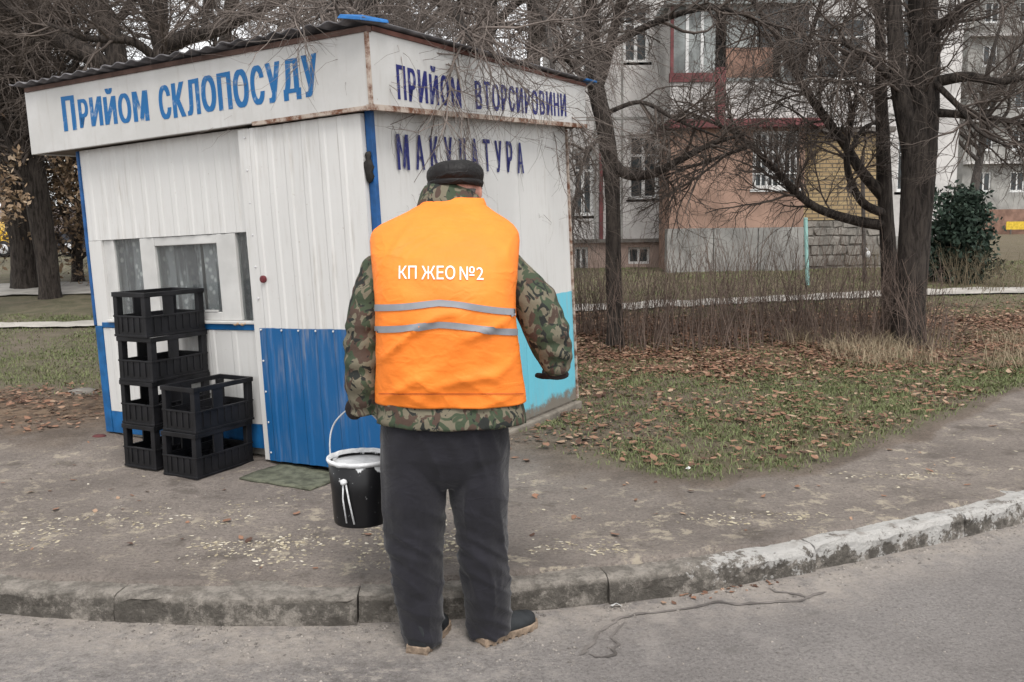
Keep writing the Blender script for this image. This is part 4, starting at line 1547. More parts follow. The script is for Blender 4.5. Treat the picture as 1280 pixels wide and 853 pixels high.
holes += [(ux0, ux1, uz0, uz1), (ux0, ux1, uz0 + flo, uz1 + flo)]
wall_with_holes('wall', wx0, wx1, zbase, ztop, FY, .35, holes, M['panel_white'], flats)
for h in holes:
    window(flats, *h, FY + .12, 2, .07, .68, curtain=True)
# panel joints
for k in range(4):
    z = zbase + .12 + flo * (k + 1) - .5
    MB().box((wx0, FY - .012, z), (wx1, FY + .004, z + .05)).build('panel_joint', M['panel_grey'], flats)
for px in (742.5, 776, 833):
    x = W(px, 200, FY).x
    MB().box((x, FY - .010, zbase), (x + .05, FY + .004, ztop)).build('panel_joint', M['panel_grey'], flats)
MB().box((wx0 - .1, FY - .1, ztop), (wx1 + .1, FY + 10, ztop + .3)).build('roof', M['panel_grey'], flats)
MB().box((wx0, FY + .36, zbase), (wx0 + .3, FY + 10, ztop)).build('wall', M['panel_white'], flats)
MB().box((wx1 - .3, FY + .36, GB), (wx1, FY + 10, ztop)).build('wall', M['panel_white'], flats)
MB().box((wx0 + .31, FY + 9.7, GB), (wx1 - .31, FY + 10, ztop)).build('wall', M['panel_white'], flats)
for k in range(5):
    z = zbase - .2 + flo * k
    MB().box((wx0 + .31, FY + .37, z), (wx1 - .31, FY + 9.69, z + .2)).build('floor_slab', M['panel_grey'], flats)
# basement with its ledge and little windows
bx = rect(718, 309, 735, 344, FY)
bx2 = rect(785, 309, 812, 330, FY)
wall_with_holes('basement_wall', wx0, W(838, 300, FY).x, GB - .3, zbase - .002, FY - .05, .4, [bx, bx2], M['plaster_pink'], flats)
for b in (bx, bx2): window(flats, *b, FY + .05, 2, .05, sill=False)
MB().box((wx0, FY - .16, zbase - .06), (W(838, 300, FY).x, FY - .055, zbase + .02)).build('ledge', M['concrete_dark'], flats)
MB().box((W(838, 300, FY).x + .004, FY - .05, GB - .3), (wx1, FY + .35, zbase - .002)).build('basement_wall', M['panel_grey'], flats)
pw = W(751, 240, FY)
MB().tube([(pw.x, FY - .08, zbase), (pw.x, FY - .08, zbase + 2.6)], .045, 10).build('downpipe', M['red_trim'], flats)

# plastered ground-floor extension
EY = 18.6
ex0, ex1, ez0, ez1 = rect(836, 285, 1004, 286, EY)
ez0 = W(920, 285, EY).z; ezt = W(920, 161, EY).z
hw = rect(941, 166, 999, 236, EY)
wall_with_holes('extension_wall', ex0, ex1, ez0, ezt, EY, .25, [(hw[0], hw[1], hw[2], ezt - .05)], M['plaster_orange'], flats)
wn_ = window(flats, hw[0], hw[1], hw[2], ezt - .05, EY + .08, 3, .07, .62, curtain=True)
for k in range(8):
    x = hw[0] + .06 + (hw[1] - hw[0] - .12) * k / 7
    MB().box((x - .012, EY + .02, hw[2]), (x + .012, EY + .044, ezt - .05)).build('grille_bar', M['white_frame'], wn_)
for t in (.25, .6):
    z = hw[2] + (ezt - hw[2]) * t
    MB().box((hw[0], EY + .0, z - .012), (hw[1], EY + .019, z + .012)).build('grille_bar', M['white_frame'], wn_)
MB().box((ex0, EY + .252, GB), (ex0 + .2, FY - .17, ezt)).build('extension_side', M['plaster_orange'], flats)
MB().box((ex1 - .2, EY + .252, GB), (ex1, FY - .17, ezt)).build('extension_side', M['plaster_orange'], flats)
zb = GB - .3
for k, (a, b) in enumerate(((0, .33), (.335, .66), (.665, 1))):
    MB().box((ex0 + (ex1 - ex0) * a - (.04 if k == 0 else 0), EY - .04, zb), (ex0 + (ex1 - ex0) * b, EY + .25, ez0 - .004)).build('base_panel', M['panel_grey'], flats, bevel=.01)
# red ledge and balcony above
lz0, lz1 = W(930, 161, EY).z, W(930, 150, EY).z
lx1 = W(1034, 155, EY).x
MB().box((ex0 - .05, EY - .25, lz0 + .002), (lx1, FY - .002, lz1)).build('balcony_slab', M['red_trim'], flats, bevel=.01)
pz1 = W(900, 103, EY).z
px_post = rect(893, 100, 906, 150, EY)
MB().box((ex0, EY - .05, lz1 + .002), (px_post[0] - .002, EY + .0, pz1)).build('parapet_panel', M['panel_white'], flats)
MB().box((px_post[1] + .002, EY - .05, lz1 + .002), (ex1, EY + .0, pz1)).build('parapet_panel', M['panel_white'], flats)
MB().box((px_post[0], EY - .08, lz1 + .002), (px_post[1], EY + .04, W(900, 85, EY).z)).build('balcony_post', M['red_trim'], flats)
gz1 = W(900, 8, EY).z
rz_ = W(870, 92, EY).z
MB().box((ex0 - .02, EY - .09, pz1 + .002), (px_post[0] - .003, EY + .04, rz_)).build('balcony_rail', M['red_trim'], flats)
MB().box((px_post[1] + .003, EY - .07, pz1 + .002), (ex1, EY + .04, pz1 + .07)).build('balcony_rail', M['grey_board'], flats)
# glazing of the balcony
nx_ = 3
for k in range(nx_):
    a = ex0 + (px_post[0] - ex0) * k / nx_; b = ex0 + (px_post[0] - ex0) * (k + 1) / nx_
    MB().box((a, EY - .04, rz_ + .002), (a + .06, EY + .02, gz1)).build('glazing_post', M['white_frame'] if k else M['red_trim'], flats)
    MB().box((a + .062, EY - .02, rz_ + .002), (b - .002, EY - .01, gz1)).build('pane', M['grey_board'], flats)
xa, xb = px_post[1], W(966, 60, EY).x
bz = W(930, 60, EY).z
MB().box((xa + .003, EY - .03, pz1 + .072), (xb, EY + .01, bz)).build('balcony_board', M['brown_board'], flats)
for k in range(3):
    a = xa + (ex1 - xa) * k / 3; b = xa + (ex1 - xa) * (k + 1) / 3
    MB().box((a + .003, EY - .055, (bz if k < 2 else pz1 + .07) + .002), (a + .055, EY + .02, gz1)).build('glazing_post', M['grey_board'], flats)
    MB().box((a + .058, EY - .02, (bz if k < 2 else pz1 + .07) + .002), (b - .002, EY - .01, gz1)).build('pane', M['far_glass'] if k else M['grey_board'], flats)
MB().box((ex0 - .1, EY - .2, gz1 + .002), (ex1 + .1, FY - .015, gz1 + .12)).build('balcony_roof', M['grey_board'], flats)
MB().box((ex0, EY + .05, lz1 + .003), (ex0 + .05, FY - .015, gz1)).build('balcony_side', M['panel_white'], flats)
MB().box((ex1 - .05, EY + .05, lz1 + .003), (ex1, FY - .015, gz1)).build('balcony_side', M['panel_white'], flats)
MB().box((ex0 + .051, EY + .05, ezt + .002), (ex1 - .051, FY - .015, lz0)).build('extension_ceiling', M['panel_grey'], flats)
# yellow brick annexe on a rubble base
BY = 19.0
ax0, ax1 = ex1 + .004, W(1108, 220, BY).x
az0, az1 = W(1055, 275, BY).z, W(1055, 166, BY).z
MB().box((ax0, BY, az0 + .002), (ax1, FY - .06, az1)).build('brick_wall', M['brick'], flats)
MB().box((ax0, BY - .15, az1 + .002), (ax1 + .1, FY - .014, az1 + .10)).build('annexe_roof', M['concrete_dark'], flats)
base = MB().box((ax0, BY + .02, GB - .3), (ax1, FY - .06, az0)).build('stone_base', M['mortar'], flats)
z = GB - .1
row = 0
while z < az0 - .08:
    h = random.uniform(.16, .24)
    h = min(h, az0 - .01 - z)
    x = ax0 + random.uniform(-.1, .0)
    while x < ax1 - .1:
        w_ = random.uniform(.18, .42)
        a, b = max(x, ax0) + .012, min(x + w_, ax1) - .012
        if b - a > .08:
            j = lambda: random.uniform(-.045, .045)
            d = random.uniform(.03, .06)
            P_ = [(a + .01 + j(), BY + .03 - d, z + .02 + j() * .5), (b - .01 + j(), BY + .03 - d, z + .02 + j() * .5), (b, BY + .03, z + .008), (a, BY + .03, z + .008),
                  (a + .01 + j(), BY + .03 - d, z + h - .02 + j() * .5), (b - .01 + j(), BY + .03 - d, z + h - .02 + j() * .5), (b, BY + .03, z + h - .008), (a, BY + .03, z + h - .008)]
            MB().hexa([Vector(p) for p in P_]).build('stone', M['stone'], base)
        x += w_
    z += h

# grey block far behind
DY = 62.0
far = thing('apartment_block', 'distant grey apartment block beyond the dark evergreen shrub', 'building')
fx0, fx1 = W(1204, 200, DY).x, W(1204, 200, DY).x + 26
fz0 = W(1240, 262, DY).z
fw_ = [rect(1221, 215, 1239, 240, DY), rect(1263, 213, 1281, 241, DY), rect(1262, 168, 1282, 195, DY), rect(1214, 170, 1232, 196, DY)]
sx_ = fw_[1][0] - fw_[0][0]
hl = []
for fl_ in range(7):
    for c in range(7):
        b0 = fw_[0]
        hl.append((b0[0] + sx_ * c, b0[1] + sx_ * c, b0[2] + 2.75 * fl_, b0[3] + 2.75 * fl_))
wall_with_holes('wall', fx0, fx1, fz0, fz0 + 22, DY, .3, hl, M['panel_grey'], far)
for h in hl: window(far, *h, DY + .1, 2, .10, None, True)
for fl_ in range(1, 7):
    MB().box((fx0, DY - .5, fz0 + .25 + 2.75 * fl_), (fx1, DY - .002, fz0 + .42 + 2.75 * fl_)).build('balcony_slab', M['panel_white'], far)
MB().box((fx0, DY - .2, GB - 1), (fx1, DY + .3, fz0 - .004)).build('basement_wall', M['brown_board'], far)
MB().box((fx0, DY + .31, GB - 1), (fx0 + .3, DY + 12, fz0 + 22)).build('wall', M['panel_grey'], far)
MB().box((fx0 - .1, DY - .3, fz0 + 22.002), (fx1 + .1, DY + 12, fz0 + 22.3)).build('roof', M['concrete_dark'], far)
ysg = rect(1258, 277, 1300, 287, DY - 1)
sg = thing('sign_board', 'small yellow board before the brown basement of the distant grey block', 'sign', ((ysg[0] + ysg[1]) / 2, DY - 1, GB))
MB().box((-(ysg[1] - ysg[0]) / 2, 0, ysg[2] - GB), ((ysg[1] - ysg[0]) / 2, .05, ysg[3] - GB)).build('board', simple('yellow_board', (.55, .38, .04), .7), sg)
for s_ in (-.8, .8):
    MB().tube([(s_, .03, -.3), (s_, .03, ysg[2] - GB + .02)], .05, 8).build('post', M['concrete_dark'], sg)

# low white building on the left with its roof
LY = 44.0
low = thing('low_building', 'low cream building with a dark window beyond the left lawn', 'building')
l0, l1, lz0_, lz1_ = rect(-260, 292, 118, 338, LY)
lh = []
for px in (-12, -130, 82):
    q = rect(px, 302, px + 24, 321, LY); lh.append(q)
wall_with_holes('wall', l0, l1, GB - .5, lz1_, LY, .3, lh, simple('cream_wall', (.50, .48, .44), .9, .15, 1, world=True), low)
for h in lh: window(low, *h, LY + .1, 2, .08, None, True)
mb = MB()
mb.add([(l0 - .4, LY - .5, lz1_), (l1 + .4, LY - .5, lz1_), (l1 + .4, LY + 8, lz1_), (l0 - .4, LY + 8, lz1_), (l0 + 1, LY + 3.5, lz1_ + 1.3), (l1 - 1, LY + 3.5, lz1_ + 1.3)],
       [(3, 2, 1, 0), (0, 1, 5, 4), (2, 3, 4, 5), (1, 2, 5), (3, 0, 4)])
mb.build('roof', simple('far_roof', (.17, .14, .13), .9), low)
MB().box((l0, LY + .31, GB - .5), (l1, LY + 7.5, lz1_ - .01)).build('inner_block', M['concrete_dark'], low)


# cars by the low building
def car(label, px, py, col, flip, Y=None):
    Y = 36.0
    c = W(px, py, Y)
    root = thing('parked_car', label, 'car', (c.x, Y, .5), math.pi if flip else 0)
    paint = simple('car_paint', col, .35, .1, 2)
    side = [(-2.15, .30), (-2.18, .62), (-2.05, .86), (-1.25, .93), (-.62, 1.38), (.70, 1.42), (1.42, .98), (2.05, .88), (2.15, .60), (2.10, .30)]
    R_ = []
    for y, k in ((-.82, .96), (-.80, 1.0), (.80, 1.0), (.82, .96)):
        R_.append([(x * (1 if z < .95 else .98), y * (1 if z < .95 else .84), .25 + (z - .25) * k) for x, z in side])
    mb = MB().rings(R_)
    mb.build('body', paint, root, bevel=.04)
    for sy in (-1, 1):
        y = sy * .815
        MB().hexa([Vector(p) for p in ((-1.02, y * .98, .98), (.62, y * .98, .98), (.62, y * .93, .98), (-1.02, y * .93, .98), (-.60, y * .90, 1.31), (.60, y * .90, 1.34), (.60, y * .80, 1.34), (-.60, y * .80, 1.31))]).build('side_window', M['far_glass'], root)
        for x in (-1.32, 1.32):
            t = MB().lathe([(.16, -.10), (.30, -.10), (.32, -.06), (.32, .06), (.30, .10), (.16, .10)], 20).build('wheel', M['rubber'], root, True)
            t.location = (x, sy * .76, .32); t.rotation_euler = (rad(90), 0, 0)
            rm = MB().lathe([(.02, -.105), (.19, -.105), (.20, -.08), (.20, .08), (.19, .105), (.02, .105)], 16).build('rim', M['bare_steel'], t, True)
        MB().box((2.02 * -1, sy * .50 - .16, .66), (-2.19, sy * .50 + .16, .78)).build('headlight', M['white_frame'], root)
    return root


car('yellow car parked on the lane before the low cream building', -20, 345, (.55, .33, .02), False)
car('dark car parked behind the leafy trees left of the kiosk', 142, 342, (.02, .022, .03), True)
# ------------------------------------------------------------------ trees
def tubes_np(P, R, sides):
    """P (N,K,3), R (N,K) -> verts, quads"""
    N, K, _ = P.shape
    T = np.empty_like(P)
    T[:, 1:-1] = P[:, 2:] - P[:, :-2]; T[:, 0] = P[:, 1] - P[:, 0]; T[:, -1] = P[:, -1] - P[:, -2]
    T /= np.linalg.norm(T, axis=-1, keepdims=True) + 1e-9
    ref = np.zeros((N, 1, 3)); ref[..., 0] = .37; ref[..., 1] = .51; ref[..., 2] = .77
    U = np.cross(T, np.broadcast_to(ref, T.shape)); U /= np.linalg.norm(U, axis=-1, keepdims=True) + 1e-9
    B = np.cross(T, U)
    a = np.arange(sides) * 2 * np.pi / sides
    V = P[:, :, None, :] + R[:, :, None, None] * (U[:, :, None, :] * np.cos(a)[None, None, :, None] + B[:, :, None, :] * np.sin(a)[None, None, :, None])
    base = (np.arange(N) * K * sides)[:, None, None]
    k = (np.arange(K - 1) * sides)[None, :, None]
    s0 = np.arange(sides)[None, None, :]; s1 = (np.arange(sides) + 1)[None, None, :] % sides
    F = np.stack([base + k + s0, base + k + s1, base + k + sides + s1, base + k + sides + s0], -1).reshape(-1, 4)
    return V.reshape(-1, 3), F


def grow(rg, PP, PR, n, ln, ang, rr, seg=6, wob=.25, grav=0.0, tmin=.2, bias=None):
    """children along parent polylines PP (N,K,3) with radii PR"""
    N, K, _ = PP.shape
    L = np.linalg.norm(np.diff(PP, axis=1), axis=-1).sum(1)
    pk = rg.choice(N, n, p=L / L.sum())
    t = (tmin + (1 - tmin) * rg.random(n) ** .85) * (K - 1)
    i = np.minimum(t.astype(int), K - 2); f = (t - i)[:, None]
    o = PP[pk, i] * (1 - f) + PP[pk, i + 1] * f
    r0 = PR[pk, i] * (1 - f[:, 0]) + PR[pk, i + 1] * f[:, 0]
    T = PP[pk, i + 1] - PP[pk, i]; T /= np.linalg.norm(T, axis=-1, keepdims=True) + 1e-9
    q = rg.normal(size=(n, 3)); q -= T * (q * T).sum(-1, keepdims=True); q /= np.linalg.norm(q, axis=-1, keepdims=True) + 1e-9
    a = (ang[0] + (ang[1] - ang[0]) * rg.random(n))[:, None]
    d = T * np.cos(a) + q * np.sin(a)
    if bias is not None:
        d = d + np.array(bias); d /= np.linalg.norm(d, axis=-1, keepdims=True)
    l = ln[0] + (ln[1] - ln[0]) * rg.random(n)
    l = l * (1.15 - .55 * t / (K - 1))
    P = np.empty((n, seg, 3)); P[:, 0] = o
    for s in range(1, seg):
        d = d + rg.normal(size=(n, 3)) * wob; d[:, 2] += grav
        d /= np.linalg.norm(d, axis=-1, keepdims=True)
        P[:, s] = P[:, s - 1] + d * (l / (seg - 1))[:, None]
    rs = np.minimum(r0 * .75, rr[0] + (rr[1] - rr[0]) * rg.random(n))
    R = rs[:, None] * np.linspace(1, .35, seg)[None, :]
    return P, R


def smooth_path(pts, rs, k=8):
    P_ = [Vector(p) for p in pts]
    out, ro = [], []
    for i in range(len(P_) - 1):
        p0, p1, p2, p3 = P_[max(i - 1, 0)], P_[i], P_[i + 1], P_[min(i + 2, len(P_) - 1)]
        for f in np.linspace(0, 1, k, endpoint=False):
            out.append(.5 * ((2 * p1) + (p2 - p0) * f + (2 * p0 - 5 * p1 + 4 * p2 - p3) * f * f + (3 * p1 - p0 - 3 * p2 + p3) * f ** 3))
            ro.append(rs[i] * (1 - f) + rs[i + 1] * f)
    out.append(P_[-1]); ro.append(rs[-1])
    return out, ro


def resample(P_, R_, K=24):
    P_ = np.array([tuple(p) for p in P_]); R_ = np.array(R_)
    t = np.linspace(0, len(P_) - 1, K)
    return np.stack([np.interp(t, range(len(P_)), P_[:, c]) for c in range(3)], -1), np.interp(t, range(len(R_)), R_)


def bark_tube(pts, rs, n=14, seed=0, flare=True):
    mb = MB()
    R_ = []
    for i, p in enumerate(pts):
        t = (pts[min(i + 1, len(pts) - 1)] - pts[max(i - 1, 0)]).normalized()
        u = Vector((0, 1, .01)).cross(t); u = u.normalized() if u.length > .1 else Vector((1, 0, 0))
        b = t.cross(u)
        ring = []
        for k in range(n):
            a = 2 * math.pi * k / n
            q = 1 + .12 * mnoise.noise(Vector((math.cos(a) * 1.6, math.sin(a) * 1.6, p.z * 1.6 + seed))) + .07 * mnoise.noise(Vector((math.cos(a) * 5, math.sin(a) * 5, p.z * 7 + seed)))
            ring.append(p + (u * math.cos(a) + b * math.sin(a)) * rs[i] * q)
        R_.append(ring)
    return mb.rings(R_)


def tree(name, label, limbs, seed, n1, n2, n3, l1=(.6, 1.5), l2=(.35, .9), l3=(.15, .5), grav=.0, mats=('bark', 'twig'), group=None, tmin=.25, r1=(.010, .022), r2=(.005, .009), r3=(.0022, .0042), bias=None, extra=None):
    rg = np.random.default_rng(seed)
    b0 = Vector(limbs[0][0][0])
    root = thing(name, label, 'tree', b0, 0, group)
    PP, PR = [], []
    for i, (pts, rs) in enumerate(limbs):
        pts = [Vector(p) - b0 for p in pts]
        sp_, sr_ = smooth_path(pts, rs)
        if i == 0:
            sr_ = [r * (1 + .22 * math.exp(-k / 2.0)) for k, r in enumerate(sr_)]
            sp_ = [sp_[0] - Vector((0, 0, .15))] + sp_; sr_ = [sr_[0] * 1.1] + sr_
        bark_tube(sp_, sr_, 14 if i == 0 else 10, seed + i).build('trunk' if i == 0 else 'limb', M[mats[0]], root, True)
        a, b = resample(sp_, sr_)
        PP.append(a); PR.append(b)
    PP, PR = np.array(PP), np.array(PR)
    # keep branching off the lowest part of the trunk
    PP1, PR1 = PP.copy(), PR.copy()
    a0, r0 = resample(PP[0][8:], PR[0][8:]); PP1[0], PR1[0] = a0, r0
    A, AR = grow(rg, PP1, PR1, n1, l1, (.5, 1.25), r1, 8, .16, .02 + grav * .4, tmin, bias)
    B, BR = grow(rg, A, AR, n2, l2, (.4, 1.1), r2, 6, .27, grav, .15, bias)
    D, DR = grow(rg, B, BR, n3, l3, (.35, 1.0), r3, 5, .32, grav, .1)
    Vs, Fs, o = [], [], 0
    for P, R, s in ((A, AR, 5), (B, BR, 4), (D, DR, 3)):
        V, F = tubes_np(P, R, s)
        Vs.append(V); Fs.append(F + o); o += len(V)
    cr_ = link('crown', np_mesh('crown', np.concatenate(Vs), np.concatenate(Fs)), M[mats[1]], root)
    cr_['kind'] = 'stuff'
    return root, (A, AR, B, BR, D, DR)


def LW(lst):
    """(px, py, depth, radius) list -> points, radii"""
    return [W(a, b, y) for a, b, y, r in lst], [r for *_, r in lst]


# slim tree right of the kiosk
Y1 = G(768, 432).y
g = G(769, 433)
def base(pt, lst, r):
    p, q = LW(lst)
    return [Vector(pt)] + p, [r] + q
t1 = [base(g, [(767, 330, Y1, .092), (766, 250, Y1, .09), (763, 205, Y1, .096), (755, 155, Y1, .10), (744, 105, Y1, .098), (741, 50, Y1, .09), (736, -20, Y1, .08), (728, -150, Y1, .07), (718, -330, Y1, .03)], .098),
      LW([(766, 205, Y1, .075), (785, 218, Y1 - .1, .062), (815, 217, Y1 - .2, .052), (850, 200, Y1 - .2, .042), (890, 180, Y1 - .1, .03), (930, 168, Y1, .016)]),
      LW([(746, 115, Y1, .07), (762, 60, Y1 + .1, .06), (776, 0, Y1 + .2, .05), (795, -90, Y1 + .4, .03)]),
      LW([(748, 120, Y1, .04), (705, 70, Y1 - .4, .035), (665, 40, Y1 - .8, .025), (630, 30, Y1 - 1.2, .012)]),
      LW([(752, 145, Y1, .03), (800, 128, Y1 - .3, .024), (845, 150, Y1 - .6, .018), (900, 172, Y1 - .8, .01)]),
      LW([(757, 165, Y1, .03), (735, 190, Y1 - .6, .022), (722, 230, Y1 - 1.0, .015), (716, 280, Y1 - 1.2, .008)]),
      LW([(738, 0, Y1, .05), (690, -40, Y1 - 1, .04), (640, -20, Y1 - 2, .028), (600, 30, Y1 - 2.6, .014)]),
      LW([(742, 70, Y1, .05), (815, 30, Y1 - .3, .036), (890, 10, Y1 - .6, .025), (960, 30, Y1 - .8, .012)])]
tree('slim_tree', 'slim bare tree rising between the kiosk and the orange plastered wall', t1, 11, 140, 1250, 6500, grav=-.05, l1=(.5, 1.5))

# stout tree, forked high up
g = G(1135, 431)
Y2 = g.y
t2 = [base(g, [(1139, 350, Y2, .172), (1146, 250, Y2, .18), (1149, 170, Y2, .20), (1155, 100, Y2, .165), (1153, 0, Y2, .15), (1150, -140, Y2, .13), (1140, -380, Y2, .06)], .178),
      LW([(1143, 215, Y2, .10), (1128, 130, Y2 - .1, .10), (1120, 60, Y2 - .1, .092), (1112, -50, Y2, .075), (1095, -240, Y2, .04)]),
      LW([(1160, 105, Y2, .07), (1208, 96, Y2 - .3, .055), (1255, 102, Y2 - .5, .04), (1320, 85, Y2 - .6, .02)]),
      LW([(1158, 140, Y2, .05), (1215, 145, Y2 - .3, .04), (1290, 155, Y2 - .5, .02)]),
      LW([(1154, 50, Y2, .06), (1200, 12, Y2 - .3, .05), (1265, -40, Y2 - .4, .03)]),
      LW([(1154, 90, Y2, .04), (1195, 130, Y2 - .4, .03), (1225, 165, Y2 - .7, .02), (1265, 185, Y2 - .9, .01)]),
      LW([(1125, 110, Y2, .04), (1080, 70, Y2 - .4, .03), (1040, 50, Y2 - .6, .02), (1000, 60, Y2 - .8, .01)])]
tree('stout_tree', 'stout dark trunked tree with high fork standing in the leaf litter', t2, 12, 120, 1000, 5000, grav=-.03, l1=(.5, 1.5))

# spreading tree just behind it
g = G(1113, 412)
Y3 = g.y
t3 = [base(g, [(1111, 330, Y3, .10), (1106, 245, Y3, .095), (1103, 160, Y3, .08), (1100, 60, Y3, .06), (1096, -80, Y3, .04), (1090, -250, Y3, .02)], .105),
      LW([(1109, 282, Y3, .07), (1075, 277, Y3 - .1, .065), (1030, 264, Y3 - .3, .055), (1000, 245, Y3 - .4, .048), (965, 208, Y3 - .5, .038), (920, 168, Y3 - .5, .026), (860, 140, Y3 - .4, .012)]),
      LW([(1107, 250, Y3, .075), (1075, 212, Y3, .068), (1055, 180, Y3 + .1, .06), (1020, 132, Y3 + .1, .052), (998, 98, Y3, .046), (972, 48, Y3, .04), (938, -4, Y3, .034), (910, -60, Y3, .02)]),
      LW([(1108, 268, Y3, .06), (1080, 255, Y3 - .2, .055), (1063, 226, Y3 - .3, .045), (1058, 190, Y3 - .3, .035), (1064, 155, Y3 - .3, .025), (1075, 90, Y3 - .3, .012)]),
      LW([(1062, 190, Y3, .03), (1080, 160, Y3 + .2, .025), (1110, 150, Y3 + .4, .012)]),
      LW([(1000, 100, Y3, .035), (1015, 40, Y3 - .2, .028), (1040, -40, Y3 - .3, .018)]),
      LW([(940, 182, Y3 - .5, .03), (890, 200, Y3 - .8, .02), (830, 220, Y3 - 1, .008)])]
tree('spreading_tree', 'low bare tree with crooked arms reaching left from beside the stout trunk', t3, 13, 130, 1150, 5600, grav=-.03, l1=(.5, 1.5))

# tree behind the kiosk whose thin shoots hang over the roof edge
g = Vector((-1.1, 10.2, 0))
Y5 = 10.2
t5 = [base(g, [(560, 300, Y5, .15), (585, 150, Y5, .14), (603, 60, Y5, .12), (612, -40, Y5, .10), (620, -200, Y5, .06)], .17),
      LW([(600, 70, Y5, .06), (560, 10, Y5 - 1.2, .05), (500, -10, Y5 - 2.6, .04), (450, 10, Y5 - 3.8, .026), (425, 40, Y5 - 4.8, .012)]),
      LW([(605, 20, Y5, .06), (620, -30, Y5 - 1.5, .05), (600, -10, Y5 - 3, .036), (570, 10, Y5 - 4.0, .022), (590, 50, Y5 - 4.6, .010)]),
      LW([(604, 50, Y5, .05), (650, 0, Y5 - 1, .04), (680, 20, Y5 - 2, .03), (690, 80, Y5 - 2.8, .018), (700, 140, Y5 - 3.2, .008)]),
      LW([(590, 120, Y5, .05), (540, 60, Y5 - .5, .04), (470, 20, Y5 - .8, .03), (380, 0, Y5 - 1, .014)]),
      LW([(606, 0, Y5, .06), (560, -60, Y5 - 1.5, .045), (470, -40, Y5 - 3.4, .03), (400, 20, Y5 - 4.6, .012)])]
tree('overhanging_tree', 'bare tree behind the kiosk whose thin grey shoots hang over its roof', t5, 15, 150, 1500, 7500, grav=-.11, mats=('bark2', 'twig2'), l1=(.5, 1.3), r3=(.0014, .0026), r2=(.003, .005), r1=(.007, .014))

# many-stemmed tree behind the left end of the roof
Y4 = 12.5
g = Vector((W(195, 200, Y4).x, Y4, float(terrain(0, Y4))))
t4 = [base(g, [(198, 200, Y4, .17), (200, 110, Y4, .16), (202, 55, Y4, .10), (201, 0, Y4, .085), (200, -140, Y4, .05)], .2),
      LW([(202, 62, Y4, .11), (235, 47, Y4, .10), (270, 38, Y4 - .2, .09), (315, 16, Y4 - .3, .075), (360, -6, Y4 - .4, .06), (430, -60, Y4 - .5, .03)]),
      LW([(198, 60, Y4, .08), (188, 20, Y4 - .1, .075), (168, -20, Y4 - .2, .06), (140, -110, Y4 - .2, .03)]),
      LW([(196, 75, Y4, .07), (165, 52, Y4 - .2, .06), (110, 48, Y4 - .4, .045), (60, 30, Y4 - .5, .02)]),
      LW([(255, 42, Y4 - .1, .05), (258, 0, Y4, .045), (262, -80, Y4 + .1, .03)]),
      LW([(310, 20, Y4 - .3, .04), (350, 30, Y4 - .8, .03), (400, 60, Y4 - 1.4, .015)])]
tree('many_stemmed_tree', 'many-stemmed bare tree showing over the left part of the kiosk roof', t4, 14, 90, 650, 3400, grav=-.02, l1=(.6, 1.6))
Y6 = 15.0
g = Vector((W(150, 250, Y6).x, Y6, float(terrain(0, Y6))))
t6 = [base(g, [(150, 180, Y6, .20), (146, 80, Y6, .17), (132, 25, Y6, .16), (115, -20, Y6, .13), (95, -140, Y6, .08)], .24),
      LW([(145, 92, Y6, .14), (115, 72, Y6 - .2, .15), (78, 52, Y6 - .3, .14), (40, 30, Y6 - .4, .10), (0, 0, Y6 - .5, .06)]),
      LW([(136, 40, Y6, .07), (165, 0, Y6, .06), (190, -60, Y6, .04)])]
tree('leaning_tree', 'thick leaning bare tree behind the left corner of the kiosk roof', t6, 16, 70, 520, 2600, grav=-.02, mats=('bark', 'twig'), l1=(.7, 1.9))

# two trees on the left lawn, still holding brown leaves
def leaf_cards(rg, P, size, n):
    idx_ = rg.integers(0, len(P), n)
    c = P[idx_] + rg.normal(size=(n, 3)) * .10
    u = rg.normal(size=(n, 3)); u /= np.linalg.norm(u, axis=-1, keepdims=True)
    v = np.cross(u, rg.normal(size=(n, 3))); v /= np.linalg.norm(v, axis=-1, keepdims=True)
    s = (size * (.6 + .8 * rg.random(n)))[:, None]
    V = np.stack([c - u * s, c + v * s * .5, c + u * s, c - v * s * .5], 1)
    return V.reshape(-1, 3), np.arange(n * 4).reshape(-1, 4), np.repeat(rg.random(n), 4)


def leaf_obj(name, V, F, r, mat, parent=None):
    me = np_mesh(name, V, F)
    me.attributes.new('rnd', 'FLOAT', 'POINT').data.foreach_set('value', r.astype(np.float32))
    return link(name, me, mat, parent)


